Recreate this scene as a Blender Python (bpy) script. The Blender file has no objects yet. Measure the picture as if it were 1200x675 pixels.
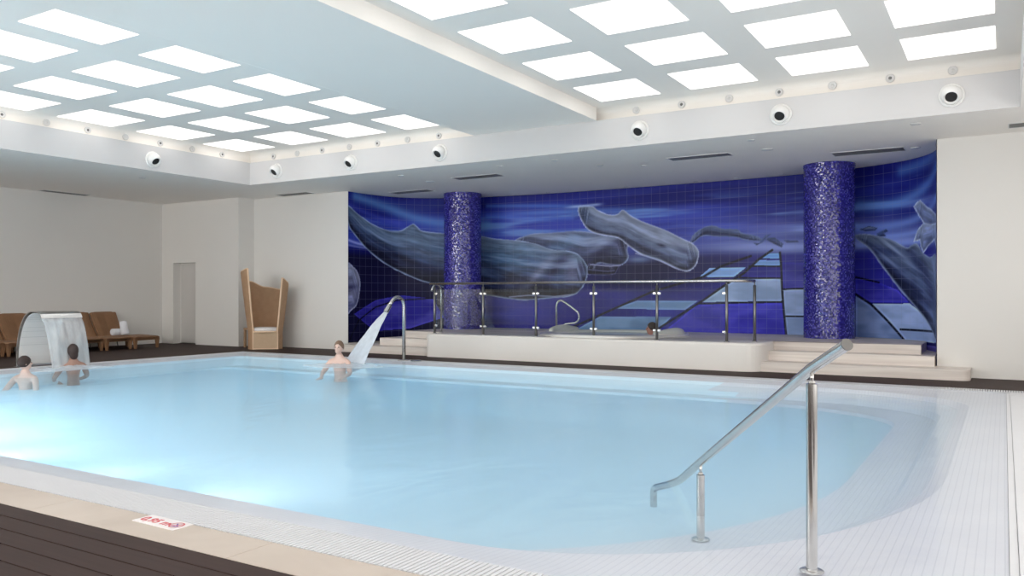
import bpy, bmesh, math, random
import numpy as np
from mathutils import Vector, Matrix
random.seed(7); rng = np.random.default_rng(11)
scn = bpy.context.scene
COL = scn.collection
PI = math.pi
POOLW = 62.
EXPOSURE = 0.74
MURAL_GAIN = 1.24

# ------------------------------------------------------------------ helpers
def srgb(r, g, b):
    f = lambda v: (v/255/12.92) if v/255 <= .04045 else ((v/255+.055)/1.055)**2.4
    return (f(r), f(g), f(b), 1)

def newmat(name):
    m = bpy.data.materials.new(name); m.use_nodes = True
    nt = m.node_tree
    b = nt.nodes['Principled BSDF']
    return m, nt, b

def N(nt, t, **kw):
    n = nt.nodes.new(t)
    for k, v in kw.items():
        if k in n.inputs: n.inputs[k].default_value = v
        else: setattr(n, k, v)
    return n

def math_(nt, op, a, b=None, c=None):
    n = nt.nodes.new('ShaderNodeMath'); n.operation = op
    for i, v in enumerate((a, b, c)):
        if v is None: continue
        if isinstance(v, (int, float)): n.inputs[i].default_value = v
        else: nt.links.new(v, n.inputs[i])
    return n.outputs[0]

def mixc(nt, fac, a, b):
    n = nt.nodes.new('ShaderNodeMix'); n.data_type = 'RGBA'
    for i, v in ((0, fac), (6, a), (7, b)):
        if isinstance(v, (int, float)): n.inputs[i].default_value = v
        elif isinstance(v, tuple): n.inputs[i].default_value = v
        else: nt.links.new(v, n.inputs[i])
    return n.outputs[2]

def simple(name, col, rough=.6, metal=0., var=.06, scale=6., bump=0., bscale=60., spec=None, coat=0.):
    m, nt, b = newmat(name)
    b.inputs['Roughness'].default_value = rough; b.inputs['Metallic'].default_value = metal
    if spec is not None: b.inputs['Specular IOR Level'].default_value = spec
    if coat: b.inputs['Coat Weight'].default_value = coat
    tc = N(nt, 'ShaderNodeTexCoord')
    no = N(nt, 'ShaderNodeTexNoise', Scale=scale, Detail=4.)
    nt.links.new(tc.outputs['Object'], no.inputs['Vector'])
    d = tuple(c*(1-var) for c in col[:3])+(1,); l = tuple(min(1, c*(1+var)) for c in col[:3])+(1,)
    nt.links.new(mixc(nt, no.outputs['Fac'], d, l), b.inputs['Base Color'])
    if bump:
        n2 = N(nt, 'ShaderNodeTexNoise', Scale=bscale, Detail=3.)
        nt.links.new(tc.outputs['Object'], n2.inputs['Vector'])
        bp = N(nt, 'ShaderNodeBump', Strength=bump, Distance=.01)
        nt.links.new(n2.outputs['Fac'], bp.inputs['Height']); nt.links.new(bp.outputs[0], b.inputs['Normal'])
    return m

def emis(name, col, s):
    m = bpy.data.materials.new(name); m.use_nodes = True; nt = m.node_tree; nt.nodes.clear()
    e = N(nt, 'ShaderNodeEmission', Color=col, Strength=s); o = N(nt, 'ShaderNodeOutputMaterial')
    nt.links.new(e.outputs[0], o.inputs[0]); return m

def tag(o, label=None, cat=None, group=None, kind=None):
    if label: o['label'] = label
    if cat: o['category'] = cat
    if group: o['group'] = group
    if kind: o['kind'] = kind
    return o

def empty(name, loc, rz=0., label=None, cat=None, group=None):
    o = bpy.data.objects.new(name, None); o.empty_display_size = .1
    o.location = loc; o.rotation_euler = (0, 0, rz); COL.objects.link(o)
    return tag(o, label, cat, group)

def obj(name, bm, m, parent=None, loc=None, smooth=False, rot=None):
    me = bpy.data.meshes.new(name)
    bmesh.ops.recalc_face_normals(bm, faces=bm.faces)
    bm.to_mesh(me); bm.free()
    me.materials.append(m)
    if smooth:
        for p in me.polygons: p.use_smooth = True
    o = bpy.data.objects.new(name, me); COL.objects.link(o)
    if loc: o.location = loc
    if rot: o.rotation_euler = rot
    if parent: o.parent = parent
    return o

def autosmooth(o, ang=35):
    me = o.data
    for p in me.polygons: p.use_smooth = True
    bm = bmesh.new(); bm.from_mesh(me)
    for e in bm.edges:
        if len(e.link_faces) == 2 and e.calc_face_angle(0) > math.radians(ang): e.smooth = False
    bm.to_mesh(me); bm.free(); return o

def BM(): return bmesh.new()

def box(bm, x0, x1, y0, y1, z0, z1, bev=0., M=None):
    co = [(x, y, z) for z in (z0, z1) for y in (y0, y1) for x in (x0, x1)]
    vs = [bm.verts.new(M @ Vector(c) if M else c) for c in co]
    fs = [bm.faces.new([vs[i] for i in f]) for f in ((0,2,3,1),(4,5,7,6),(0,1,5,4),(2,6,7,3),(0,4,6,2),(1,3,7,5))]
    if bev:
        es = list({e for f in fs for e in f.edges})
        bmesh.ops.bevel(bm, geom=es, offset=bev, segments=2, affect='EDGES', profile=.6)
    return vs

def prism(bm, poly, z0, z1, top=True, bot=True):
    a = [bm.verts.new((x, y, z0)) for x, y in poly]; b = [bm.verts.new((x, y, z1)) for x, y in poly]
    n = len(poly)
    for i in range(n): bm.faces.new((a[i], a[(i+1) % n], b[(i+1) % n], b[i]))
    if top: bm.faces.new(b)
    if bot: bm.faces.new(a[::-1])

def loft(bm, rings, closed=True, cap0=False, cap1=False):
    vr = [[bm.verts.new(p) for p in r] for r in rings]
    for a, b in zip(vr, vr[1:]):
        n = len(a)
        for i in range(n if closed else n-1):
            bm.faces.new((a[i], a[(i+1) % n], b[(i+1) % n], b[i]))
    if cap0: bm.faces.new(vr[0][::-1])
    if cap1: bm.faces.new(vr[-1])
    return vr

def tube(bm, path, r, seg=14, cap=True):
    P = [Vector(p) for p in path]; rs = r if isinstance(r, (list, tuple)) else [r]*len(P)
    T = []
    for i in range(len(P)):
        a = P[max(i-1, 0)]; b = P[min(i+1, len(P)-1)]
        T.append((b-a).normalized())
    up = Vector((0, 0, 1)) if abs(T[0].z) < .9 else Vector((1, 0, 0))
    nx = T[0].cross(up).normalized(); rings = []
    for i, p in enumerate(P):
        nx = (nx - T[i]*nx.dot(T[i])).normalized(); ny = T[i].cross(nx)
        rings.append([p + (nx*math.cos(2*PI*k/seg)+ny*math.sin(2*PI*k/seg))*rs[i] for k in range(seg)])
    loft(bm, rings, True, cap, cap)

def lathe(bm, prof, seg=32, c=(0, 0, 0), M=None, cap=True):
    rings = []
    for r, z in prof:
        rings.append([(M @ Vector((r*math.cos(2*PI*k/seg), r*math.sin(2*PI*k/seg), z)) if M else Vector((c[0]+r*math.cos(2*PI*k/seg), c[1]+r*math.sin(2*PI*k/seg), c[2]+z))) for k in range(seg)])
    loft(bm, rings, True, cap and prof[0][0] > 1e-6, cap and prof[-1][0] > 1e-6)

def ell(bm, c, r, M=None, u=20, v=12):
    rings = []
    for j in range(1, v):
        t = PI*j/v
        ring = []
        for k in range(u):
            p = Vector((r[0]*math.sin(t)*math.cos(2*PI*k/u), r[1]*math.sin(t)*math.sin(2*PI*k/u), r[2]*math.cos(t)))+Vector(c)
            ring.append(M @ p if M else p)
        rings.append(ring)
    loft(bm, rings, True, True, True)

def bez(p0, p1, p2, n=8):
    p0, p1, p2 = map(Vector, (p0, p1, p2))
    return [p0*(1-t)**2+p1*2*t*(1-t)+p2*t*t for t in [i/n for i in range(n+1)]]

def copy_tree(o, parent=None):
    c = o.copy(); COL.objects.link(c); c.parent = parent
    for ch in list(o.children): copy_tree(ch, c)
    return c
ORD = ['first', 'second', 'third', 'fourth', 'fifth', 'sixth', 'seventh', 'eighth', 'ninth', 'tenth', 'eleventh', 'twelfth', 'thirteenth', 'fourteenth', 'fifteenth', 'sixteenth']

# ------------------------------------------------------------------ materials
M = {}
M['wall'] = simple('wall_paint', (.76, .735, .70, 1), .55, var=.015, scale=1.2, bump=.05)
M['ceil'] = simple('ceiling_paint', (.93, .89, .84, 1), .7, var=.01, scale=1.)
M['soffit'] = simple('soffit_face_paint', (.64, .625, .62, 1), .7, var=.01, scale=1.)  # ceiling colour greyed to imitate weaker light on the soffit faces
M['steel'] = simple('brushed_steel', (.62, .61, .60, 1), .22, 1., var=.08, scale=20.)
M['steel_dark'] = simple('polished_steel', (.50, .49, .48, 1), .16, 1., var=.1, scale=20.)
M['steel_shadow'] = simple('dark_satin_steel', (.24, .235, .23, 1), .34, 1., var=.1, scale=20.)  # darker, rougher steel for balustrade posts and rail end cap
M['white_plastic'] = simple('white_plastic', (.82, .81, .79, 1), .35, var=.02)
M['dark'] = simple('dark_void', (.015, .014, .014, 1), .6)
M['grille'] = simple('grille_metal', (.11, .11, .105, 1), .5, .3)
M['towel'] = simple('towel_cotton', (.82, .83, .87, 1), .95, var=.04, scale=30., bump=.6, bscale=250.)
M['cushion'] = simple('cushion_fabric', (.80, .77, .76, 1), .95, var=.05, scale=12., bump=.4, bscale=150.)
M['rimstone'] = simple('white_stone', (.70, .705, .73, 1), .4, var=.03, scale=4.)
M['concrete'] = simple('pale_render', (.80, .755, .71, 1), .5, var=.03, scale=2.5, bump=.05)
M['tubwhite'] = simple('tub_acrylic', (.80, .77, .73, 1), .25, var=.02)
M['dark_wood'] = simple('painted_door', (.62, .59, .56, 1), .5, var=.02)

# travertine (steps, stone band)
def stone(name, c1, c2, sx, sy):
    m, nt, b = newmat(name)
    tc = N(nt, 'ShaderNodeTexCoord'); mp = N(nt, 'ShaderNodeMapping'); mp.inputs['Scale'].default_value = (sx, sy, 9.)
    nt.links.new(tc.outputs['Object'], mp.inputs[0])
    no = N(nt, 'ShaderNodeTexNoise', Scale=1.6, Detail=6., Distortion=.6)
    nt.links.new(mp.outputs[0], no.inputs['Vector'])
    cr = N(nt, 'ShaderNodeValToRGB'); cr.color_ramp.elements[0].position = .3; cr.color_ramp.elements[1].position = .7
    cr.color_ramp.elements[0].color = c1; cr.color_ramp.elements[1].color = c2
    nt.links.new(no.outputs['Fac'], cr.inputs[0]); nt.links.new(cr.outputs[0], b.inputs['Base Color'])
    b.inputs['Roughness'].default_value = .45
    return m
M['travertine'] = stone('travertine', (.60, .53, .48, 1), (.78, .71, .655, 1), .35, 1.2)
M['band'] = stone('beige_stone', (.50, .42, .355, 1), (.62, .54, .47, 1), .8, 1.)

# dark deck boards
m, nt, b = newmat('dark_decking'); M['deck'] = m
tc = N(nt, 'ShaderNodeTexCoord'); mp = N(nt, 'ShaderNodeMapping'); mp.inputs['Scale'].default_value = (.7, 14., 1.)
nt.links.new(tc.outputs['Object'], mp.inputs[0])
no = N(nt, 'ShaderNodeTexNoise', Scale=2.2, Detail=6.); nt.links.new(mp.outputs[0], no.inputs['Vector'])
n2 = N(nt, 'ShaderNodeTexNoise', Scale=1.3, Detail=2.); nt.links.new(tc.outputs['Object'], n2.inputs['Vector'])
f = math_(nt, 'ADD', math_(nt, 'MULTIPLY', no.outputs['Fac'], .6), math_(nt, 'MULTIPLY', n2.outputs['Fac'], .4))
nt.links.new(mixc(nt, f, (.028, .017, .015, 1), (.066, .040, .035, 1)), b.inputs['Base Color'])
b.inputs['Roughness'].default_value = .6; b.inputs['Specular IOR Level'].default_value = .15
bp = N(nt, 'ShaderNodeBump', Strength=.25, Distance=.004); nt.links.new(no.outputs['Fac'], bp.inputs['Height']); nt.links.new(bp.outputs[0], b.inputs['Normal'])

# wicker
def wicker(name, c1, c2, sc=70.):
    m, nt, b = newmat(name)
    tc = N(nt, 'ShaderNodeTexCoord')
    w1 = N(nt, 'ShaderNodeTexWave', Scale=sc*.35, Distortion=.6); w1.bands_direction = 'Z'
    w2 = N(nt, 'ShaderNodeTexWave', Scale=sc*.35, Distortion=.6); w2.bands_direction = 'DIAGONAL'
    no = N(nt, 'ShaderNodeTexNoise', Scale=9., Detail=4.)
    for w in (w1, w2, no): nt.links.new(tc.outputs['Object'], w.inputs['Vector'])
    h = math_(nt, 'MULTIPLY', w1.outputs['Fac'], w2.outputs['Fac'])
    f = math_(nt, 'ADD', math_(nt, 'MULTIPLY', h, .5), math_(nt, 'MULTIPLY', no.outputs['Fac'], .5))
    nt.links.new(mixc(nt, f, c1, c2), b.inputs['Base Color'])
    bp = N(nt, 'ShaderNodeBump', Strength=.5, Distance=.01); nt.links.new(h, bp.inputs['Height']); nt.links.new(bp.outputs[0], b.inputs['Normal'])
    b.inputs['Roughness'].default_value = .6
    return m
M['wicker'] = wicker('brown_wicker', (.21, .105, .05, 1), (.40, .215, .11, 1))
M['wicker_tan'] = wicker('tan_wicker', (.40, .23, .12, 1), (.62, .40, .25, 1))
M['wicker_pale'] = wicker('pale_wicker', (.50, .34, .21, 1), (.72, .53, .36, 1))
M['rattan_edge'] = simple('rattan_edge', (.78, .56, .38, 1), .5, var=.08)

# ribbed white pool tile (fine grooves running in Y) with tile joints
m, nt, b = newmat('ribbed_pool_tile'); M['rib'] = m
tc = N(nt, 'ShaderNodeTexCoord'); sp = N(nt, 'ShaderNodeSeparateXYZ'); nt.links.new(tc.outputs['Object'], sp.inputs[0])
def groove(nt, s, period, width):
    fr = math_(nt, 'FRACT', math_(nt, 'MULTIPLY', s, 1/period))
    return math_(nt, 'LESS_THAN', fr, width/period)
g1 = groove(nt, sp.outputs['X'], .042, .006); g2 = groove(nt, sp.outputs['Y'], .125, .005)
g = math_(nt, 'MAXIMUM', math_(nt, 'MULTIPLY', g1, .28), math_(nt, 'MULTIPLY', g2, .12))
no = N(nt, 'ShaderNodeTexNoise', Scale=1.7, Detail=3.); nt.links.new(tc.outputs['Object'], no.inputs['Vector'])
base = mixc(nt, no.outputs['Fac'], (.70, .70, .75, 1), (.80, .80, .84, 1))
nt.links.new(mixc(nt, g, base, (.42, .43, .50, 1)), b.inputs['Base Color']); b.inputs['Roughness'].default_value = .45

# blue basin tile
m, nt, b = newmat('pale_blue_basin_tile'); M['basin'] = m
tc = N(nt, 'ShaderNodeTexCoord'); sp = N(nt, 'ShaderNodeSeparateXYZ'); nt.links.new(tc.outputs['Object'], sp.inputs[0])
g = math_(nt, 'MAXIMUM', groove(nt, sp.outputs['X'], .25, .008), groove(nt, sp.outputs['Y'], .25, .008))
no = N(nt, 'ShaderNodeTexNoise', Scale=.5, Detail=2.); nt.links.new(tc.outputs['Object'], no.inputs['Vector'])
nt.links.new(mixc(nt, math_(nt, 'MULTIPLY', g, .12), mixc(nt, no.outputs['Fac'], (.73, .88, .97, 1), (.78, .91, .98, 1)), (.3, .5, .65, 1)), b.inputs['Base Color'])
b.inputs['Roughness'].default_value = .5

# water : surface + absorption
def water(name, dens, col, bump=.12, mixmax=.23, rough=.16, milk=0.):
    m = bpy.data.materials.new(name); m.use_nodes = True; nt = m.node_tree; nt.nodes.clear()
    o = N(nt, 'ShaderNodeOutputMaterial'); tr = N(nt, 'ShaderNodeBsdfTransparent', Color=(.97, .985, 1, 1))
    gl = N(nt, 'ShaderNodeBsdfGlossy', Color=(1, 1, 1, 1), Roughness=rough)
    tc = N(nt, 'ShaderNodeTexCoord'); mp = N(nt, 'ShaderNodeMapping'); mp.inputs['Scale'].default_value = (1., .55, 1.); mp.inputs['Rotation'].default_value = (0, 0, .5)
    nt.links.new(tc.outputs['Object'], mp.inputs[0])
    n1 = N(nt, 'ShaderNodeTexNoise', Scale=1.3, Detail=3., Distortion=.5); nt.links.new(mp.outputs[0], n1.inputs['Vector'])
    bp = N(nt, 'ShaderNodeBump', Strength=bump, Distance=.12); nt.links.new(n1.outputs['Fac'], bp.inputs['Height'])
    nt.links.new(bp.outputs[0], gl.inputs['Normal'])
    fr = N(nt, 'ShaderNodeFresnel', IOR=1.33); nt.links.new(bp.outputs[0], fr.inputs['Normal'])
    fac = math_(nt, 'MINIMUM', math_(nt, 'MULTIPLY', fr.outputs[0], .6), mixmax)
    # milky diffuse share standing in for light scattered in the water
    dfs = N(nt, 'ShaderNodeBsdfDiffuse', Color=(.68, .87, .99, 1)); nt.links.new(bp.outputs[0], dfs.inputs['Normal'])
    tls = N(nt, 'ShaderNodeBsdfTranslucent', Color=(.68, .87, .99, 1)); m1 = N(nt, 'ShaderNodeMixShader', Fac=.25); nt.links.new(dfs.outputs[0], m1.inputs[1]); nt.links.new(tls.outputs[0], m1.inputs[2])
    m2 = N(nt, 'ShaderNodeMixShader', Fac=milk); nt.links.new(tr.outputs[0], m2.inputs[1]); nt.links.new(m1.outputs[0], m2.inputs[2])
    mx = N(nt, 'ShaderNodeMixShader'); nt.links.new(fac, mx.inputs[0]); nt.links.new(m2.outputs[0], mx.inputs[1]); nt.links.new(gl.outputs[0], mx.inputs[2])
    nt.links.new(mx.outputs[0], o.inputs['Surface'])
    if dens:
        va = N(nt, 'ShaderNodeVolumeAbsorption', Color=col, Density=dens); nt.links.new(va.outputs[0], o.inputs['Volume'])
    return m
M['water'] = water('pool_water', .10, (.18, .76, .97, 1))
def haze(name, milk):
    m = bpy.data.materials.new(name); m.use_nodes = True; nt = m.node_tree; nt.nodes.clear()
    o = N(nt, 'ShaderNodeOutputMaterial'); tr = N(nt, 'ShaderNodeBsdfTransparent'); c = (.84, .95, 1., 1)
    d = N(nt, 'ShaderNodeBsdfDiffuse', Color=c); t_ = N(nt, 'ShaderNodeBsdfTranslucent', Color=c); a = N(nt, 'ShaderNodeMixShader', Fac=.45)
    nt.links.new(d.outputs[0], a.inputs[1]); nt.links.new(t_.outputs[0], a.inputs[2])
    b_ = N(nt, 'ShaderNodeMixShader', Fac=milk); nt.links.new(tr.outputs[0], b_.inputs[1]); nt.links.new(a.outputs[0], b_.inputs[2]); nt.links.new(b_.outputs[0], o.inputs[0])
    return m
M['haze_a'] = haze('faint_bubble_haze', .14); M['haze_b'] = haze('bubble_haze', .80)  # diffuse haze imitating light scattered within the water
M['tubwater'] = water('tub_water', 0, (1, 1, 1, 1), bump=.3, milk=.2)

def translucent_water(name, alpha, col=(.86, .92, 1, 1)):
    m = bpy.data.materials.new(name); m.use_nodes = True; nt = m.node_tree; nt.nodes.clear()
    o = N(nt, 'ShaderNodeOutputMaterial'); tr = N(nt, 'ShaderNodeBsdfTransparent')
    di = N(nt, 'ShaderNodeBsdfDiffuse', Color=col); tl = N(nt, 'ShaderNodeBsdfTranslucent', Color=col)
    a = N(nt, 'ShaderNodeMixShader', Fac=.5); nt.links.new(di.outputs[0], a.inputs[1]); nt.links.new(tl.outputs[0], a.inputs[2])
    tc = N(nt, 'ShaderNodeTexCoord'); mp = N(nt, 'ShaderNodeMapping'); mp.inputs['Scale'].default_value = (5, 5, .6)
    nt.links.new(tc.outputs['Object'], mp.inputs[0])
    no = N(nt, 'ShaderNodeTexNoise', Scale=2., Detail=4.); nt.links.new(mp.outputs[0], no.inputs['Vector'])
    fac = math_(nt, 'ADD', math_(nt, 'MULTIPLY', math_(nt, 'SUBTRACT', no.outputs['Fac'], .5), .35), alpha)
    b_ = N(nt, 'ShaderNodeMixShader'); nt.links.new(fac, b_.inputs[0]); nt.links.new(tr.outputs[0], b_.inputs[1]); nt.links.new(a.outputs[0], b_.inputs[2])
    nt.links.new(b_.outputs[0], o.inputs[0]); return m
M['curtain'] = translucent_water('falling_water', .38, (.95, .98, 1, 1))
M['jet'] = translucent_water('jet_water', .80, (.93, .96, 1, 1))
M['foam'] = translucent_water('foam_water', .48, (.95, .97, 1, 1))

# glass
m = bpy.data.materials.new('rail_glass'); m.use_nodes = True; nt = m.node_tree; nt.nodes.clear(); M['glass'] = m
o_ = N(nt, 'ShaderNodeOutputMaterial'); tr = N(nt, 'ShaderNodeBsdfTransparent', Color=(.93, .96, .95, 1)); gl = N(nt, 'ShaderNodeBsdfGlossy', Roughness=.02)
fr = N(nt, 'ShaderNodeFresnel', IOR=1.45); mx = N(nt, 'ShaderNodeMixShader')
nt.links.new(fr.outputs[0], mx.inputs[0]); nt.links.new(tr.outputs[0], mx.inputs[1]); nt.links.new(gl.outputs[0], mx.inputs[2]); nt.links.new(mx.outputs[0], o_.inputs[0])

# column mosaic
m, nt, b = newmat('blue_glass_mosaic'); M['mosaic'] = m
tc = N(nt, 'ShaderNodeTexCoord'); sp = N(nt, 'ShaderNodeSeparateXYZ'); nt.links.new(tc.outputs['Object'], sp.inputs[0])
ang = math_(nt, 'MULTIPLY', math_(nt, 'ARCTAN2', sp.outputs['Y'], sp.outputs['X']), .46/.02511)
zz = math_(nt, 'MULTIPLY', sp.outputs['Z'], 1/.025)
ia, iz = math_(nt, 'FLOOR', ang), math_(nt, 'FLOOR', zz)
cb = N(nt, 'ShaderNodeCombineXYZ'); nt.links.new(ia, cb.inputs[0]); nt.links.new(iz, cb.inputs[1])
wn = N(nt, 'ShaderNodeTexWhiteNoise'); nt.links.new(cb.outputs[0], wn.inputs['Vector'])
cr = N(nt, 'ShaderNodeValToRGB'); E = cr.color_ramp.elements
E[0].position = 0; E[0].color = srgb(22, 18, 92); E[1].position = 1; E[1].color = srgb(100, 98, 190)
for p, c in ((.35, srgb(38, 32, 130)), (.7, srgb(52, 44, 155)), (.9, srgb(88, 84, 190))):
    e = cr.color_ramp.elements.new(p); e.color = c
nt.links.new(wn.outputs['Value'], cr.inputs[0])
ga = math_(nt, 'LESS_THAN', math_(nt, 'FRACT', ang), .1); gz = math_(nt, 'LESS_THAN', math_(nt, 'FRACT', zz), .1)
gg = math_(nt, 'MAXIMUM', ga, gz)
nt.links.new(mixc(nt, math_(nt, 'MULTIPLY', gg, .8), cr.outputs[0], srgb(60, 60, 120)), b.inputs['Base Color'])
geo = N(nt, 'ShaderNodeNewGeometry')
vm = nt.nodes.new('ShaderNodeVectorMath'); vm.operation = 'SUBTRACT'; nt.links.new(wn.outputs['Color'], vm.inputs[0]); vm.inputs[1].default_value = (.5, .5, .5)
vs_ = nt.nodes.new('ShaderNodeVectorMath'); vs_.operation = 'SCALE'; nt.links.new(vm.outputs[0], vs_.inputs[0]); vs_.inputs['Scale'].default_value = .28
va = nt.nodes.new('ShaderNodeVectorMath'); va.operation = 'ADD'; nt.links.new(geo.outputs['Normal'], va.inputs[0]); nt.links.new(vs_.outputs[0], va.inputs[1])
vn = nt.nodes.new('ShaderNodeVectorMath'); vn.operation = 'NORMALIZE'; nt.links.new(va.outputs[0], vn.inputs[0]); nt.links.new(vn.outputs[0], b.inputs['Normal'])
b.inputs['Roughness'].default_value = .12; b.inputs['Specular IOR Level'].default_value = .8

# mural tile: painted attribute + square grout
m, nt, b = newmat('painted_mural_tile'); M['mural'] = m
at = N(nt, 'ShaderNodeAttribute', attribute_name='Paint'); uv = N(nt, 'ShaderNodeUVMap', uv_map='UVMap')
sp = N(nt, 'ShaderNodeSeparateXYZ'); nt.links.new(uv.outputs[0], sp.inputs[0])
g = math_(nt, 'MAXIMUM', groove(nt, sp.outputs['X'], .2, .008), groove(nt, sp.outputs['Y'], .2, .008))
nt.links.new(mixc(nt, math_(nt, 'MULTIPLY', g, .25), at.outputs['Color'], srgb(150, 155, 190)), b.inputs['Base Color'])
b.inputs['Roughness'].default_value = .3; b.inputs['Specular IOR Level'].default_value = .15

M['skin'] = simple('skin', (.62, .36, .27, 1), .5, var=.06)
M['skin_dark'] = simple('tanned_skin', (.34, .19, .14, 1), .5, var=.06)
M['skin_red'] = simple('ruddy_skin', (.62, .27, .21, 1), .5, var=.06)
M['skin_pale'] = simple('pale_skin', (.72, .50, .42, 1), .5, var=.05)
M['hair_dark'] = simple('dark_hair', (.035, .018, .015, 1), .6, var=.3, scale=60., bump=.5)
M['hair_brown'] = simple('brown_hair', (.20, .12, .08, 1), .6, var=.3, scale=60., bump=.5)
M['eye'] = simple('eye_dark', (.02, .015, .012, 1), .2)
M['swim'] = simple('swimsuit', (.06, .05, .08, 1), .7)
M['swimred'] = simple('red_swimwear', (.55, .12, .10, 1), .7)
M['sign_white'] = simple('sign_enamel', (.86, .83, .83, 1), .35, var=.02)
M['sign_red'] = simple('sign_red', (.62, .07, .09, 1), .4, var=.03)
M['sign_blue'] = simple('sign_blue', (.15, .16, .45, 1), .4, var=.03)
M['panel'] = emis('lit_diffuser', (1, .985, .965, 1), 1.15)
M['daylight'] = emis('daylight_glazing', (1, .98, .95, 1), 3.1)  # glow of the unseen windows, added as fill light
M['daylight_left'] = emis('daylight_glazing_left', (1, .98, .95, 1), 8.)
M['daylight_side'] = emis('daylight_glazing_side', (1, .98, .95, 1), 1.75)
M['pool_lens'] = emis('pool_lens', (.93, .97, 1, 1), 3.)  # glow of the added underwater lamps
M['lampglass'] = simple('grey_lamp_glass', (.22, .22, .22, 1), .15, .3)
M['lamppale'] = simple('pale_lamp_trim', (.70, .69, .68, 1), .3, .1)

# ================================================================== SETTING
ZC = 3.78; ZF = 4.28; ZT = 4.50; YW = 14.65; XL = -19.68; XR = 3.2; YF = -3.0
S = 'structure'
def arc(off=0., n=160, a0=0., a1=1.):
    """curved alcove outline, left end to right end, pulled inward by off"""
    out = []
    for i in range(n+1):
        th = PI - PI*(a0+(a1-a0)*i/n); ct, st = math.cos(th), math.sin(th)
        out.append((-7.16+(6.23-off)*math.copysign(abs(ct)**.625, ct), 14.65+(2.9-off)*abs(st)**.625))
    return out

# --- ceiling : low soffit ring, coffers, beam
CF = [(-14.55, -8.49), (-5.97, .18)]; CY0, CY1 = -1.2, 12.70
bm = BM()
box(bm, XL-.2, CF[0][0], YF, CY1, ZC, ZF); box(bm, CF[1][1], XR+.2, YF, CY1, ZC, ZF)
box(bm, XL-.2, XR+.2, CY1, 18.0, ZC, ZF); box(bm, CF[0][0], CF[1][1], YF, CY0, ZC, ZF)
box(bm, CF[0][1], CF[1][0], CY0, CY1, ZF, ZT+.1)
box(bm, XL-.2, XR+.2, YF, 18.0, ZT, ZT+.15)
# coves: ledge, upright, quarter curve into the coffer ceiling
for x0, x1 in CF:
    prof = [(0, ZF-.001), (.12, ZF-.001), (.12, 4.40)] + [(.12-.11*(1-math.cos(t*PI/12)), 4.40+.1*math.sin(t*PI/12)) for t in range(1, 7)]
    rings = [[(x0-o, CY0-o, z), (x1+o, CY0-o, z), (x1+o, CY1+o, z), (x0-o, CY1+o, z)] for o, z in prof]
    loft(bm, rings, True)
fa = BM(); e_ = .006  # thin skin over the soffit faces, greyed against the strong panel light
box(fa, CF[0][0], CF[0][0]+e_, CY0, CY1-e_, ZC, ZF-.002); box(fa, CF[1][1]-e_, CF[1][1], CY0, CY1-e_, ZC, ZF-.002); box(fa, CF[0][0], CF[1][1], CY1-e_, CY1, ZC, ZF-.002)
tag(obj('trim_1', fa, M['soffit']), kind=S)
c_ = obj('ceiling', bm, M['ceil']); tag(c_, kind=S)

# --- walls
def wall(name, *boxes):
    bm = BM()
    for b in boxes: box(bm, *b)
    return tag(obj(name, bm, M['wall']), kind=S)
wall('wall_left', (XL-.2, XL, YF, 14.15+.6, 0, ZC))
XD0, XD1 = -19.20, -18.29
wall('wall_back_left', (XL, XD0, 14.15, 14.85, 0, ZC), (XD1, -16.63, 14.15, 14.85, 0, ZC), (XD0, XD1, 14.15, 14.85, 2.17, ZC), (XD0, XD1, 14.45, 14.85, 0, 2.17))
wall('wall_back', (-16.63, -13.40, YW, YW+.2, 0, ZC))
wall('wall_back_right', (-.92, XR, YW, YW+.2, 0, ZC))
wall('wall_right', (XR, XR+.2, YF, YW+.2, 0, .35), (XR, XR+.2, YF, YW+.2, 3.3, ZC), (XR, XR+.2, YF, -2.6, .35, 3.3), (XR, XR+.2, 2.6, 2.9, .35, 3.3), (XR, XR+.2, 8.1, 8.4, .35, 3.3), (XR, XR+.2, 12.4, YW+.2, .35, 3.3))
wall('wall_front', (XL, XR, YF-.2, YF, 0, 2.0), (XL, XR, YF-.2, YF, 3.6, ZC), *[(x_, x_+.3, YF-.2, YF, 2.0, 3.6) for x_ in (XL, -14.0, -8.3, -2.6)], (2.9, XR, YF-.2, YF, 2.0, 3.6))
for k_, (xa, xb) in enumerate(((XL+.3, -14.0), (-13.7, -8.3), (-8.0, -2.6), (-2.3, 2.9), (-2.6, 2.6), (2.9, 8.1), (8.4, 12.4))):  # windows out of view, added to fill the room with light
    wn_ = tag(empty('window_%d' % (k_+1), ((xa+xb)/2, YF-.1, 2.0) if k_ < 4 else (XR+.1, (xa+xb)/2, .35), 0 if k_ < 4 else PI/2), kind=S); hw_ = (xb-xa)/2; wh_ = 1.6 if k_ < 4 else 2.95
    bm = BM(); box(bm, -hw_, hw_, -.03, -.02, 0, wh_); obj('glazing', bm, M['daylight_left' if k_ < 2 else 'daylight' if k_ < 4 else 'daylight_side'], wn_)
    bm = BM()
    for x_ in [-hw_+.03+(2*hw_-.06)*i_/4 for i_ in range(5)]: box(bm, x_-.03, x_+.03, -.02, .05, 0, wh_)
    box(bm, -hw_, hw_, -.02, .05, 0, .06); box(bm, -hw_, hw_, -.02, .05, wh_-.06, wh_); obj('window_frame', bm, M['white_plastic'], wn_)
bm = BM()
a, b2 = arc(-.03), arc(-.25)
rings = [[(x, max(y, YW+.01), z) for x, y in a] + [(x, max(y, YW+.01), z) for x, y in b2[::-1]] for z in (0, ZC)]
loft(bm, rings, True, True, True)
tag(obj('wall_alcove', bm, M['wall']), kind=S)
d = tag(empty('door_1', (-18.745, 14.40, 0)), kind=S)
bm = BM(); box(bm, -.44, .44, -.02, .04, .03, 2.14, .004); obj('door_leaf', bm, M['dark_wood'], d)
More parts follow.
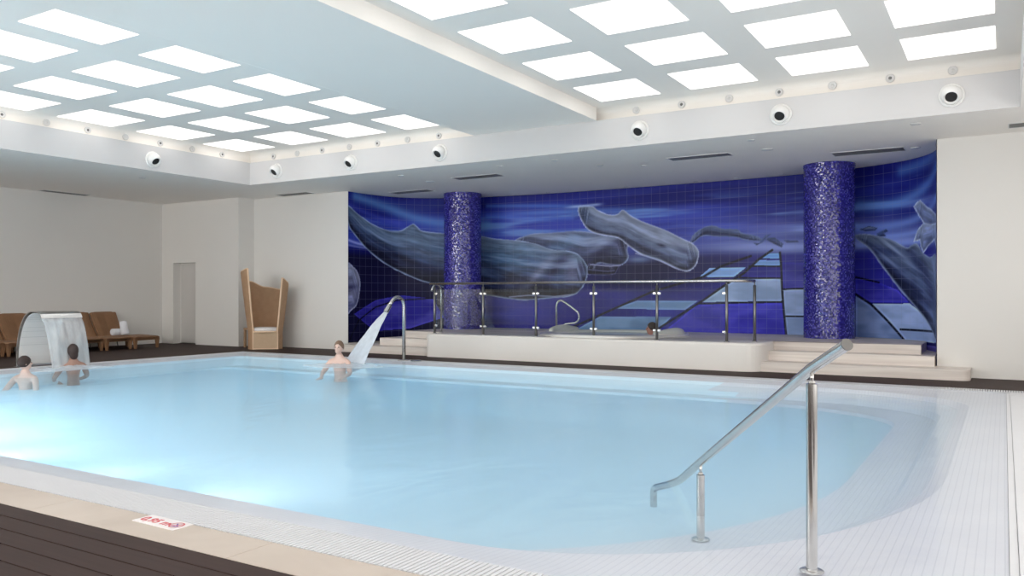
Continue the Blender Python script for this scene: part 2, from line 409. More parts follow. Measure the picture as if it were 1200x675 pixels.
bm = BM(); box(bm, -.455, -.44, -.03, .04, 0, 2.17); box(bm, .44, .455, -.03, .04, 0, 2.17); box(bm, -.455, .455, -.03, .04, 2.14, 2.17); obj('door_frame', bm, M['wall'], d)
bm = BM(); box(bm, -.44, .44, -.06, .04, 0, .012); obj('threshold', bm, M['grille'], d)

# --- pool geometry
def rrect(x0, x1, y0, y1, z, FL, FR, BR, BL, n=16, m=24):
    """rounded rectangle with elliptical corners, constant point count"""
    pts = []
    def corner(cx_, cy_, rx, ry, a0):
        for i in range(n+1):
            t = a0+PI/2*i/n; pts.append((cx_+rx*math.cos(t), cy_+ry*math.sin(t), z))
    def edge(p, q):
        for i in range(1, m): pts.append((p[0]+(q[0]-p[0])*i/m, p[1]+(q[1]-p[1])*i/m, z))
    corner(x1-BR[0], y1-BR[1], *BR, 0); edge((x1-BR[0], y1), (x0+BL[0], y1))
    corner(x0+BL[0], y1-BL[1], *BL, PI/2); edge((x0, y1-BL[1]), (x0, y0+FL[1]))
    corner(x0+FL[0], y0+FL[1], *FL, PI); edge((x0+FL[0], y0), (x1-FR[0], y0))
    corner(x1-FR[0], y0+FR[1], *FR, 3*PI/2); edge((x1, y0+FR[1]), (x1, y1-BR[1]))
    return pts
PX0, PX1, PY0, PY1 = -14.80, .02, 3.30, 12.68
q = (.05, .05)
R0 = rrect(PX0, PX1, PY0, PY1, -.014, q, q, q, q)
RA = rrect(PX0+.22, -.36, PY0+.33, PY1-.22, -.05, (.2, .2), (2.2, 3.2), (1.8, 1.3), (.2, .2))
RA2 = rrect(PX0+.24, -.66, PY0+.37, PY1-.28, -.18, (.2, .2), (2.2, 3.2), (1.8, 1.3), (.2, .2))
RA3 = rrect(PX0+.25, -.72, PY0+.39, PY1-.30, -.25, (.2, .2), (2.2, 3.2), (1.8, 1.3), (.2, .2))
RB = rrect(PX0+.26, -1.12, PY0+.40, PY1-.62, -.26, (.2, .2), (3.0, 3.6), (2.4, 1.4), (.2, .2))
RB2 = rrect(PX0+.26, -1.22, PY0+.42, PY1-.70, -.46, (.2, .2), (3.0, 3.6), (2.4, 1.4), (.2, .2))
RC = rrect(PX0+.28, -2.0, PY0+.44, PY1-.72, -.48, (.2, .2), (3.6, 4.0), (2.6, 1.6), (.2, .2))
RC2 = rrect(PX0+.28, -2.1, PY0+.46, PY1-.74, -.80, (.2, .2), (3.6, 4.0), (2.6, 1.6), (.2, .2))
def band(name, rings, mt, cap=False, split=False):
    bm = BM(); loft(bm, rings, True, False, cap); o = tag(obj(name, bm, mt), kind=S)
    if split:      # blue tile lining on the deep sides, white non-slip tile only at the entry steps
        o.data.materials.append(M['basin'])
        for p_ in o.data.polygons:
            if p_.center.x < -3.6: p_.material_index = 1
    return o
band('pool_ledge', [rrect(PX0, PX1, PY0, PY1, -.35, q, q, q, q), R0, RA], M['rib'])
band('pool_step', [RA, RA2, RA3, RB, RB2], M['rib'], split=True)
band('pool_basin', [RB2, RC, RC2], M['basin'], True)
bm = BM()
W0 = rrect(PX0+.002, PX1-.002, PY0+.002, PY1-.002, -.004, q, q, q, q)
loft(bm, [W0, [(x, y, -1.0) for x, y, z in W0]], True, True, True)
w = obj('pool_water', bm, M['water']); tag(w, kind=S)
for z_, mt_ in ((-.10, 'haze_a'), (-.30, 'haze_b')):  # haze sheets added in place of light scattering, to make the water milky
    bm = BM(); bm.faces.new([bm.verts.new((x, y, z_)) for x, y, z in W0]); tag(obj('stirred_water_layer', bm, M[mt_]), kind=S)

# unseen underwater lamps added in the near pool wall to brighten the water
for k_ in range(7):
    lx = -13.3+1.62*k_
    pl_ = empty('pool_light', (lx, PY0+.47, -.60), 0, 'round underwater lamp set in the near pool wall, %s from the left' % ORD[k_], 'pool light', 'underwater lamps of the near wall')
    bm = BM(); lathe(bm, [(.15, -.0), (.15, .02), (.12, .03), (.115, .015)], 24, M=Matrix.Rotation(-PI/2, 4, 'X')); obj('bezel', bm, M['steel'], pl_, smooth=True)
    bm = BM(); lathe(bm, [(.115, .005), (.115, .014), (1e-6, .02)], 24, M=Matrix.Rotation(-PI/2, 4, 'X')); obj('lens', bm, M['pool_lens'], pl_, smooth=True)
    ld = bpy.data.lights.new('pool_lamp', 'AREA'); ld.shape = 'DISK'; ld.size = .22; ld.energy = POOLW*(.9, .85, .8, .28, .18, .18, .26)[k_]; ld.color = (1., .95, .92); ld.spread = math.radians(130)
    lo = bpy.data.objects.new('pool_lamp', ld); COL.objects.link(lo); lo.parent = pl_; lo.location = (0, .04, 0); lo.rotation_euler = (PI/2-.32, 0, 0)
# slotted overflow channel of white ribs
bm = BM(); p = .03
gx0, gx1, gy0, gy1 = -15.10, .05, 3.0, 12.98
def ribs_x(y0, y1, x0, x1):
    n = int((x1-x0)/p)
    for i in range(n): box(bm, x0+i*p, x0+i*p+.021, y0, y1, -.03, 0)
ribs_x(gy0+.004, PY0-.001, gx0, gx1); ribs_x(PY1+.001, gy1-.004, gx0, 3.0)
n = int((PY1-PY0)/p)
for i in range(n): box(bm, gx0+.004, PX0-.001, PY0+i*p, PY0+i*p+.021, -.03, 0)
tag(obj('overflow_grating', bm, M['rimstone']), kind=S)
bm = BM()
for r in ((gx0, gx1, gy0, PY0), (gx0, 3.0, PY1, gy1), (gx0, PX0, PY0, PY1)): box(bm, r[0], r[1], r[2], r[3], -.06, -.022)
tag(obj('overflow_channel', bm, simple('channel_tile', (.6, .6, .63, 1), .6)), kind=S)
# white slabs to the right of the pool
bm = BM(); box(bm, .062, .9, -1.0, 12.30, -.06, .0, .004); box(bm, .022, .060, 3.0, 12.66, -.06, -.006)
box(bm, .9, 3.2, 3.0, 12.66, -.06, 0, .004); box(bm, .06, .9, 12.31, 12.675, -.06, 0, .002)
tag(obj('white_kerb', bm, M['rimstone']), kind=S)
# beige stone band
bm = BM(); x = -19.0
while x < .02:
    x1 = min(x+1.75, .055); box(bm, x, x1-.004, 2.693, 2.992, -.06, .001, .003); x += 1.75
tag(obj('stone_band', bm, M['band']), kind=S)
# dark deck boards
bm = BM()
def boards(x0, x1, y0, y1, w=.147):
    y = y1
    while y-w > y0-.001:
        box(bm, x0, x1, y-w+.012, y, -.04, 0.)
        y -= w
        # thin groove lip beside each joint
        box(bm, x0, x1, y+.0035, y+.0085, -.04, -.004)
    box(bm, x0, x1, y0, max(y, y0+.001), -.04, 0)
boards(XL, .055, YF, 2.688); boards(.9, XR, YF, 2.99)
boards(XL, XR, 12.99, 14.70); boards(XL, -15.105, 2.70, 12.985)
tag(obj('floor', bm, M['deck']), kind=S)
bm = BM(); box(bm, XL, XR, YF, 3.0, -1.2, -.041); box(bm, XL, -15.1, 3.0, 18, -1.2, -.041); box(bm, -15.1, XR, 12.7, 18, -1.2, -.061); box(bm, .06, XR, 3.0, 12.7, -1.2, -.061); box(bm, XL, XR, 3., 12.7, -1.25, -1.1)
tag(obj('floor_slab', bm, simple('dark_screed', (.02, .018, .018, 1), .9)), kind=S)

# --- steps and raised platform
def rounded(poly, rad, n=6):
    out = []
    L = len(poly)
    for i, p in enumerate(poly):
        r = rad[i] if isinstance(rad, (list, tuple)) else rad
        if not r: out.append(p); continue
        a, c = Vector(poly[i-1]), Vector(poly[(i+1) % L]); b_ = Vector(p)
        u = (a-b_).normalized()*r; v = (c-b_).normalized()*r
        out += [tuple(x) for x in [(b_+u)*(1-t)**2+b_*2*t*(1-t)+(b_+v)*t*t for t in [k/n for k in range(n+1)]]]
    return out
def nosed(bm, poly, z0, z1, r=.02):
    """prism with a softened top edge"""
    P = [Vector(p) for p in poly]; L = len(P)
    area = sum(P[i].x*P[(i+1) % L].y-P[(i+1) % L].x*P[i].y for i in range(L)); sg = 1 if area > 0 else -1
    def off(d):
        o = []
        for i in range(L):
            t = (P[(i+1) % L]-P[i-1]).normalized(); o.append(P[i]+Vector((-t.y, t.x))*d*sg)
        return o
    rings = [[(p.x, p.y, z0) for p in P], [(p.x, p.y, z1-r) for p in P]]
    for k in (1, 2, 3):
        a = PI/2*k/3; q_ = off(r*(1-math.cos(a))); rings.append([(p.x, p.y, z1-r+r*math.sin(a)) for p in q_])
    loft(bm, rings, True, True, False)
    return rings[-1]
bm = BM()
t = nosed(bm, rounded([(-13.25, 14.64), (-13.25, 14.05), (-.44, 14.05), (-.44, 14.64)], [0, .12, .16, 0]), 0, .165, .012)
bm.faces.new([bm.verts.new(v) for v in t])
box(bm, -13.38, -.94, 14.63, 14.9, 0, .164)
tag(obj('alcove_step_lower', bm, M['travertine']), kind=S)
bm = BM()
inner = arc(.012, 120)
def arc_clip(x0, x1, off=.012):
    return [pt for pt in arc(off, 200) if x0 < pt[0] < x1]
t = nosed(bm, [(-12.22, 14.42), (-.945, 14.42), (-.945, 14.80)] + [pt for pt in arc_clip(-12.22, -.946)[::-1] if pt[1] > 14.85], .166, .33, .012)
bm.faces.new([bm.verts.new(v) for v in t])
tag(obj('alcove_step_upper', bm, M['travertine']), kind=S)
# platform with the spa recess
TC = (-6.85, 15.38); TR = 1.22
pl = [(-11.80, 14.79), (-1.16, 14.79)] + [pt for pt in arc_clip(-11.80, -1.16)[::-1]]
bm = BM()
ring = nosed(bm, pl, .331, .485, .012)
top = [v for v in bm.verts if abs(v.co.z-.485) < 1e-4]
bm.verts.ensure_lookup_table()
bmesh.ops.remove_doubles(bm, verts=bm.verts, dist=1e-5)
edges = [e for e in bm.edges if all(abs(v.co.z-.485) < 1e-4 for v in e.verts)]
cv = [bm.verts.new((TC[0]+TR*math.cos(2*PI*k/64), TC[1]+TR*math.sin(2*PI*k/64), .485)) for k in range(64)]
# opening is cut where the tub sits; its front part runs into the spa surround
cutv = [v for v in cv]
edges += [bm.edges.new((cv[k], cv[(k+1) % 64])) for k in range(64)]
bmesh.ops.triangle_fill(bm, use_beauty=True, edges=edges)
tag(obj('alcove_platform', bm, M['travertine']), kind=S)
bm = BM()
sur = rounded([(-10.5, 14.785), (-10.5, 13.85), (-3.50, 13.85), (-3.50, 14.785)], [0, .12, .42, 0], 8)
t = nosed(bm, sur, 0, .484, .045)
bm.faces.new([bm.verts.new(v) for v in t])
tag(obj('spa_surround', bm, M['concrete']), kind=S)

# ================================================================== MURAL
POLY = {
 'whale_big': [(-0.05, 3.435), (0.355, 3.262), (0.791, 3.067), (1.188, 2.954), (1.478, 2.915), (1.683, 2.944), (1.838, 3.046), (1.97, 3.115), (2.078, 3.041), (2.23, 2.934), (2.753, 2.881), (3.31, 2.841), (3.788, 2.789), (4.11, 2.716), (4.62, 2.671), (5.199, 2.57), (5.637, 2.414), (6.048, 2.37), (6.342, 2.28), (6.512, 2.117), (6.603, 1.929), (6.543, 1.613), (6.342, 1.362), (6.048, 1.266), (5.559, 1.232), (4.991, 1.179), (4.48, 1.216), (4.041, 1.284), (3.765, 1.302), (3.085, 1.41), (2.469, 1.585), (2.1, 1.693), (1.694, 1.868), (1.335, 2.03), (0.939, 2.253), (0.591, 2.469), (0.221, 2.766), (0.019, 2.973)],
 'whale_edge': [(-0.05, 2.012), (0.176, 1.977), (0.326, 1.857), (0.415, 1.632), (0.385, 1.321), (0.296, 1.074), (0.117, 0.953), (-0.05, 0.934)],
 'whale_mid': [(4.62, 2.618), (5.06, 2.795), (5.637, 2.817), (6.267, 2.834), (6.754, 2.774), (7.16, 2.682), (7.498, 2.62), (7.632, 2.493), (7.611, 2.346), (7.645, 2.187), (7.579, 2.07), (7.432, 1.994), (7.16, 2.011), (6.854, 2.045), (6.632, 1.786), (5.957, 2.146), (5.269, 2.369)],
 'jaw_mid': [(6.632, 2.05), (7.419, 1.994), (7.311, 1.797), (7.116, 1.77), (6.632, 1.786), (6.543, 1.869)],
 'whale_up': [(6.351, 3.392), (6.469, 3.436), (6.743, 3.401), (6.849, 3.314), (7.116, 3.194), (7.354, 3.182), (7.504, 3.285), (7.717, 3.12), (8.047, 2.963), (8.555, 2.76), (8.922, 2.568), (9.172, 2.442), (9.295, 2.302), (9.314, 2.183), (9.264, 1.996), (9.172, 1.884), (9.021, 1.83), (8.803, 1.891), (8.429, 2.075), (8.114, 2.175), (7.916, 2.259), (7.653, 2.431), (7.389, 2.63), (7.051, 2.703), (6.781, 2.773), (6.565, 2.903), (6.398, 3.167)],
 'far1': [(9.113, 2.483), (9.198, 2.645), (9.411, 2.78), (9.623, 2.819), (9.832, 2.745), (10.183, 2.709), (10.252, 2.632), (10.529, 2.566), (10.698, 2.487), (10.668, 2.443), (10.356, 2.482), (10.125, 2.55), (9.714, 2.581), (9.411, 2.606), (9.198, 2.469)],
 'far2': [(10.722, 2.504), (10.975, 2.504), (11.147, 2.368), (11.119, 2.291), (10.921, 2.393)],
 'far3': [(11.172, 2.44), (11.456, 2.419), (11.474, 2.383), (11.226, 2.385)],
 'far4': [(10.521, 2.412), (10.649, 2.398), (10.777, 2.555), (10.885, 2.577), (10.704, 2.414), (10.595, 2.355)],
 'far5': [(12.725, 2.574), (12.9, 2.629), (13.076, 2.583), (13.041, 2.537), (12.83, 2.534)],
 'far6': [(13.076, 2.469), (13.256, 2.546), (13.311, 2.502), (13.219, 2.476), (13.256, 2.409), (13.076, 2.404)],
 'whale_right': [(12.638, 2.48), (12.91, 2.467), (13.325, 2.357), (13.695, 2.176), (13.843, 2.206), (13.992, 2.22), (14.186, 2.041), (14.448, 1.952), (14.831, 1.898), (14.831, 0.625), (14.63, 0.631), (14.374, 0.789), (13.947, 1.079), (13.536, 1.439), (13.183, 1.847), (12.91, 2.2), (12.638, 2.405)],
 'fluke_up': [(14.831, 2.662), (14.34, 2.845), (14.079, 3.004), (13.98, 2.961), (13.903, 2.908), (14.053, 2.723), (14.215, 2.57), (14.448, 2.52), (14.831, 2.517)],
 'fluke_low': [(14.215, 2.601), (14.004, 2.466), (13.91, 2.272), (14.079, 2.291), (14.104, 2.167), (14.186, 2.056), (14.374, 2.166), (14.687, 2.264), (14.831, 2.109), (14.831, 2.517)],
 'T1': [(9.326, 1.703), (9.565, 1.896), (10.356, 1.888), (10.095, 1.693)],
 'T2': [(10.466, 1.933), (10.585, 2.039), (11.092, 2.026), (11.101, 1.919)],
 'T3': [(10.704, 2.078), (10.813, 2.177), (11.065, 2.169), (11.092, 2.067)],
 'T4': [(10.207, 1.692), (10.466, 1.902), (11.108, 1.889), (11.108, 1.671)],
 'T5': [(9.386, 1.149), (10.125, 1.636), (11.119, 1.635), (11.136, 1.182)],
 'T6': [(8.743, 0.668), (9.266, 1.092), (11.136, 1.138), (11.202, 0.342), (8.502, 0.26), (8.502, 0.491)],
 'T7': [(11.154, 1.404), (11.684, 1.436), (11.719, 0.888), (11.172, 0.88)],
 'T8': [(11.19, 0.855), (11.807, 0.865), (11.894, 0.367), (11.231, 0.343)],
 'T9': [(11.119, 1.983), (11.894, 1.935), (11.894, 1.452), (11.147, 1.431)],
 'T10': [(6.92, 0.797), (8.683, 0.82), (8.36, 0.487), (5.957, 0.188), (6.297, 0.483)],
 'T11': [(7.29, 0.987), (7.851, 1.174), (9.295, 1.178), (9.001, 0.976)],
 'T12': [(12.638, 1.28), (12.945, 1.1), (13.655, 0.492), (13.655, 0.366), (12.638, 0.314)],
 'T13': [(12.97, 1.136), (13.8, 1.143), (14.753, 0.666), (14.831, 0.48), (13.716, 0.448)],
 'T14': [(12.638, 1.63), (13.112, 1.54), (13.517, 1.391), (13.778, 1.161), (12.9, 1.165), (12.638, 1.347)],
 'T15': [(14.079, 0.407), (14.831, 0.422), (14.831, 0.276), (14.079, 0.284)],
 'blob1': [(0.206, 0.849), (0.928, 1.174), (1.661, 1.302), (2.469, 1.215), (2.753, 0.736), (1.882, 0.456), (0.928, 0.413)],
}
LINE = {
 'L1': [(5.957, 0.435), (6.431, 0.628), (8.237, 1.387), (9.411, 1.704), (9.813, 1.929), (10.466, 2.133)],
 'L2': [(8.175, 0.406), (8.421, 0.576), (9.411, 1.186), (9.908, 1.526), (10.319, 1.772), (10.631, 2.056), (10.921, 2.245)],
 'L3': [(9.334, 1.111), (10.282, 1.143), (11.136, 1.159)],
 'L4': [(11.083, 2.186), (11.11, 1.901), (11.128, 1.404), (11.163, 0.961), (11.226, 0.343)],
 'L5': [(11.154, 1.425), (11.894, 1.444)],
 'L6': [(11.172, 0.864), (11.894, 0.867)],
 'L7': [(12.638, 1.313), (12.935, 1.132), (13.292, 0.813), (13.655, 0.477), (13.757, 0.388)],
 'L8': [(12.638, 1.647), (13.112, 1.54)],
 'L9': [(10.207, 1.672), (11.119, 1.653)],
 'L10': [(10.429, 1.916), (11.101, 1.901)],
 'L11': [(13.575, 0.663), (14.004, 0.664), (14.831, 0.669)],
 'L12': [(0.057, 0.24), (0.355, 0.681), (0.928, 1.005), (1.547, 1.172), (2.469, 1.226)],
 'mouth1': [(8.863, 1.871), (8.421, 2.071), (8.072, 2.196), (7.822, 2.261)],
 'mouth2': [(4.504, 1.259), (5.037, 1.301), (5.729, 1.27), (6.229, 1.321)],
 'mouth3': [(6.677, 2.029), (7.182, 1.979), (7.44, 1.994)],
 'mouth4': [(6.632, 1.908), (7.116, 1.86), (7.29, 1.877)],
 'rail_a': [(7.611, 2.208), (7.333, 2.215), (6.854, 2.166)],
}

A = arc(0., 700)
ss = [0.]
for i in range(1, len(A)): ss.append(ss[-1]+math.dist(A[i], A[i-1]))
ss = np.array(ss); AX = np.array([p_[0] for p_ in A]); AY = np.array([p_[1] for p_ in A]); LS = ss[-1]
NS, NZ = 1150, 272
sv = np.linspace(0, LS, NS); zv = np.linspace(0.17, ZC-.003, NZ)
SG, ZG = np.meshgrid(sv, zv)           # [NZ, NS]
def sm(a, b, x): t = np.clip((x-a)/(b-a), 0, 1); return t*t*(3-2*t)
_tab = rng.random((256, 256))
def vnoise(x, y):
    xi, yi = np.floor(x).astype(int), np.floor(y).astype(int); fx, fy = x-xi, y-yi
    fx = fx*fx*(3-2*fx); fy = fy*fy*(3-2*fy); g = lambda a, b: _tab[a % 256, b % 256]
    return (g(xi, yi)*(1-fx)+g(xi+1, yi)*fx)*(1-fy)+(g(xi, yi+1)*(1-fx)+g(xi+1, yi+1)*fx)*fy
def fbm(x, y, o=4):
    r = 0; a = .5
    for k in range(o): r = r+a*vnoise(x*2**k+17*k, y*2**k+31*k); a *= .5
    return r/.94
def inside(poly):
    m = np.zeros(SG.shape, bool); n = len(poly)
    for i in range(n):
        (x1, y1), (x2, y2) = poly[i], poly[(i+1) % n]
        if y1 == y2: continue
        m ^= ((ZG >= min(y1, y2)) & (ZG < max(y1, y2)) & (SG < x1+(ZG-y1)*(x2-x1)/(y2-y1)))
    return m
def dist(pl, closed=True):
    d = np.full(SG.shape, 9.); n = len(pl)
    for i in range(n if closed else n-1):
        (x1, y1), (x2, y2) = pl[i], pl[(i+1) % n]; ex, ey = x2-x1, y2-y1; L = ex*ex+ey*ey+1e-9
        t = np.clip(((SG-x1)*ex+(ZG-y1)*ey)/L, 0, 1)
        d = np.minimum(d, np.hypot(SG-x1-t*ex, ZG-y1-t*ey))
    return d
def smoothpoly(pl, closed=True, k=4):
    out = []; n = len(pl)
    for i in range(n if closed else n-1):
        p0 = pl[(i-1) % n] if closed or i > 0 else pl[0]; p1 = pl[i]; p2 = pl[(i+1) % n]; p3 = pl[(i+2) % n] if closed or i+2 < n else pl[-1]
        for j in range(k):
            t = j/k
            out.append(tuple(.5*((2*p1[c])+(-p0[c]+p2[c])*t+(2*p0[c]-5*p1[c]+4*p2[c]-p3[c])*t*t+(-p0[c]+3*p1[c]-3*p2[c]+p3[c])*t**3) for c in (0, 1)))
    if not closed: out.append(pl[-1])
    return out
C3 = lambda *c: np.array(c, float)
img = np.zeros(SG.shape+(3,))
def over(col, a):
    global img
    a = np.clip(a, 0, 1)[..., None]; col = np.broadcast_to(col, img.shape); img = img*(1-a)+col*a
def lerp(c1, c2, t): t = np.clip(t, 0, 1)[..., None]; return c1*(1-t)+c2*t
# sea and light streaks
st = fbm(SG*.35, ZG*3.0+.25*np.sin(SG*.5), 5); st2 = fbm(SG*.5+40, ZG*6., 4)
img[:] = lerp(C3(20, 24, 96), C3(48, 60, 152), sm(.32, .70, st))
over(C3(92, 126, 182), .85*sm(.48, .74, st2)*sm(2.3, 2.9, ZG)*sm(3.95, 3.4, ZG))
over(C3(20, 22, 92), .75*sm(3.30, 3.62, ZG+.12*np.sin(SG*.7)))
# bright horizon glow right of centre
glow = np.exp(-((SG-11.3)/2.6)**2)*np.exp(-((ZG-2.42)/.42)**2)
over(C3(140, 156, 212), .95*glow*(.35+.9*st2))
over(C3(150, 165, 215), .55*np.exp(-((ZG-2.30)/.07)**2)*sm(8.6, 10.5, SG)*(SG < 15.9))
over(C3(90, 130, 190), .6*np.exp(-((ZG-3.30+.015*(SG-7))/.07)**2)*sm(3.5, 5.5, SG)*sm(9.5, 6.5, SG))
# purple-blue dapple between the streaks
over(C3(86, 86, 160), .3*sm(.45, .75, fbm(SG*1.0+9, ZG*4+3))*sm(2.2, 2.6, ZG)*sm(3.4, 3.0, ZG)*sm(6, 8, SG))
# long curved light bands top left and right
for pts, w_, c_, a_ in (([(.25, 3.68), (1.2, 3.52), (2.0, 3.28), (2.8, 3.13), (3.9, 3.08)], .13, (86, 130, 185), .7), ([(0, 3.45), (.7, 3.3), (1.6, 3.12)], .08, (64, 74, 170), .6),
    ([(3.9, 3.55), (5.2, 3.5), (6.4, 3.42)], .05, (80, 120, 190), .6), ([(3.9, 3.3), (5., 3.2), (6.2, 3.15)], .06, (70, 100, 185), .5),
    ([(0, 2.62), (.35, 2.55), (.9, 2.50)], .035, (140, 150, 205), .9), ([(0, 2.50), (.5, 2.46), (.9, 2.46)], .03, (120, 130, 190), .7),
    ([(12.7, 3.05), (13.4, 3.0), (14.2, 3.2), (15.0, 3.55), (15.5, 3.75)], .12, (88, 124, 190), .75), ([(12.7, 2.6), (13.6, 2.62), (14.4, 2.8), (15.8, 3.35)], .09, (110, 140, 205), .7),
    ([(12.7, 2.40), (13.8, 2.42), (14.8, 2.55), (15.8, 2.75)], .07, (120, 146, 210), .7), ([(13.6, 3.6), (14.4, 3.68), (14.9, 3.78)], .12, (70, 104, 168), .7), ([(12.7, 2.26), (13.7, 2.25), (15.8, 2.25)], .05, (120, 144, 205), .7)):
    over(C3(*c_), a_*np.exp(-(dist(smoothpoly(pts, False), False)/w_)**2))
# seabed below the horizon, dark to the left
hz = 2.20+.0*SG
below = sm(.0, .10, hz-ZG)
over(lerp(C3(30, 30, 112), C3(44, 44, 140), sm(.3, .7, fbm(SG*.6, ZG*2.2+5))), below*sm(3.4, 5.5, SG))
dk = sm(4.2, 2.6, SG)*sm(2.45, 2.2, ZG)
over(C3(17, 16, 46), .95*dk)
over(C3(34, 36, 80), .8*np.exp(-((ZG-2.05)/.35)**2)*sm(6.5, 8, SG)*sm(11.5, 9.5, SG)*(.4+.8*st))
over(C3(16, 16, 48), .9*sm(2.30, 2.02, ZG)*sm(1.30, 1.6, ZG)*np.exp(-((SG-7.9)/2.0)**2))
over(C3(50, 58, 130), .6*sm(.5, .8, st2)*sm(2.3, 2.15, ZG)*sm(1.7, 2.0, ZG)*sm(9.5, 10.5, SG))
over(C3(44, 40, 138), .8*sm(.45, .75, fbm(SG*.7+3, ZG*1.2+8))*sm(1.35, .9, ZG)*sm(.6, 1.2, SG)*sm(6.8, 5.8, SG))
def cell(k, c, c2=None, a=1.):
    pl_ = POLY[k]; ins = inside(pl_); dd = dist(pl_)
    n_ = fbm(SG*2+5, ZG*5, 3); colr = lerp(C3(*c), C3(*(c2 or tuple(min(255, v+22) for v in c))), sm(.3, .7, n_))
    colr = lerp(colr*1.18, colr, sm(0, .06, dd)); over(colr, a*ins)
cell('blob1', (40, 36, 130))
for k, c in (('T1', (96, 128, 176)), ('T2', (98, 130, 178)), ('T3', (96, 136, 190)), ('T4', (24, 24, 104)), ('T5', (118, 138, 172)), ('T6', (42, 38, 150)), ('T7', (116, 134, 172)), ('T8', (112, 132, 172)),
             ('T9', (34, 34, 122)), ('T10', (92, 120, 160)), ('T11', (100, 126, 168)), ('T12', (92, 112, 156)), ('T13', (118, 138, 180)), ('T14', (38, 36, 136)), ('T15', (78, 70, 156))): cell(k, c)
over(C3(100, 130, 175), .8*inside(POLY['T9'])*(sm(.5, .6, fbm(SG*1.2, ZG*14+4, 3)))*sm(1.75, 1.9, ZG))
over(C3(30, 32, 96), .8*inside(POLY['T10'])*np.exp(-((ZG-.86)/.05)**2))
for k, pl_ in LINE.items():
    if k[0] == 'L': over(C3(10, 11, 26), sm(.034 if k in ('L1', 'L2', 'L4', 'L7') else .024, .012, dist(pl_, False)))
# whales
def whale(k, top_, mid, low, rim, patches=(), smooth=True, soft=.0, rimw=.055):
    pl_ = smoothpoly(POLY[k]) if smooth else POLY[k]
    ins = inside(pl_); dd = dist(pl_)
    z1 = np.where(ins, ZG, -9).max(0); z0 = np.where(ins, ZG, 9).min(0)
    t = np.clip((ZG-z0[None])/(np.maximum(z1-z0, .05)[None]), 0, 1)
    n_ = fbm(SG*1.0+ZG*.8+3, ZG*4.+SG*.9, 4)
    t2 = t+(n_-.5)*.9
    colr = lerp(C3(*low), C3(*mid), sm(.12, .45, t2)); colr = lerp(colr, C3(*top_), sm(.5, .9, t2))
    for (px_, pz_, ra, rb, ang_, pc, pa) in patches:
        u = (SG-px_)*math.cos(ang_)+(ZG-pz_)*math.sin(ang_); v = -(SG-px_)*math.sin(ang_)+(ZG-pz_)*math.cos(ang_)
        colr = lerp(colr, C3(*pc), pa*np.exp(-((u/ra)**2+(v/rb)**2)))
    # fine brush streaks that follow the body, and mottled scars
    mid_ = (z0+z1)/2; mid_ = np.where(z1 > 0, mid_, 0)[None]
    ker = np.ones(41)/41; mid_ = np.convolve(np.pad(mid_[0], 20, mode='edge'), ker, 'valid')[None]
    bs = fbm(SG*.9+11, (ZG-mid_)*13+5, 4); sc_ = fbm(SG*3.2+(ZG-mid_)*6, (ZG-mid_)*11-SG*3, 3)
    colr = colr*(1+.85*(bs-.5)+.35*(sc_-.5))[..., None]
    colr = lerp(colr, C3(128, 142, 166), .55*sm(.56, .76, bs)*sm(.30, .65, t))
    colr = lerp(C3(*rim)*1.05, colr, sm(.0, rimw, dd))
    colr = colr*(.82+.18*sm(0, rimw*3, dd))[..., None]
    over(colr, ins.astype(float))
    over(C3(*rim)*1.08, (.25+.75*sm(.4, .65, sc_))*.85*sm(.020, .007, dd))
whale('far1', (96, 112, 152), (72, 86, 124), (36, 44, 78), (84, 100, 142), rimw=.03)
for k in ('far2', 'far3', 'far4', 'far5', 'far6'): whale(k, (74, 90, 136), (58, 70, 116), (40, 48, 90), (66, 80, 124), smooth=False, rimw=.02)
whale('whale_mid', (100, 110, 142), (74, 84, 118), (24, 26, 48), (118, 130, 166), (
    (7.5, 2.45, .14, .22, .5, (40, 42, 70), .9), (6.9, 2.3, .7, .12, .45, (34, 36, 66), .8), (7.05, 2.55, .4, .1, .5, (124, 134, 166), .7), (6.0, 2.55, .6, .15, .3, (90, 120, 156), .6)))
whale('jaw_mid', (40, 40, 70), (26, 26, 48), (14, 14, 32), (66, 70, 110), smooth=False, rimw=.03)
whale('whale_up', (122, 132, 158), (92, 104, 134), (34, 38, 62), (156, 166, 194), (
    (6.5, 3.22, .16, .22, 0, (44, 56, 84), .9), (9.05, 2.25, .28, .09, -.5, (62, 68, 96), .8), (8.2, 2.28, .35, .08, -.4, (38, 42, 66), .9), (7.5, 2.9, .6, .12, -.4, (124, 136, 168), .6), (8.45, 2.42, .12, .04, -.3, (28, 30, 50), .9)))
whale('whale_big', (92, 112, 140), (66, 82, 116), (22, 24, 44), (126, 144, 176), (
    (1.9, 2.15, 1.3, .10, -.42, (18, 20, 42), .85), (3.0, 1.85, 1.2, .16, -.2, (24, 28, 52), .8), (1.4, 2.75, .9, .10, -.35, (96, 118, 150), .7), (2.4, 2.35, 1.0, .09, -.3, (96, 108, 138), .6), (3.3, 2.35, .8, .16, -.1, (58, 88, 124), .7),
    (4.6, 2.2, .5, .28, 0, (66, 100, 136), .7), (4.7, 1.62, .9, .12, .1, (36, 44, 74), .8), (5.35, 1.9, .55, .12, .75, (112, 118, 148), .8), (5.75, 1.95, .5, .12, .8, (44, 46, 76), .85), (6.2, 1.85, .22, .35, .2, (104, 104, 136), .7), (6.45, 1.95, .10, .14, 0, (46, 46, 76), .8), (5.0, 1.64, .07, .035, 0, (10, 12, 24), 1.)))
whale('whale_edge', (136, 140, 168), (112, 116, 148), (84, 88, 126), (160, 164, 196), ((.1, 1.5, .25, .07, .1, (54, 56, 90), .9), (.15, 1.75, .1, .15, 0, (84, 90, 120), .6)))
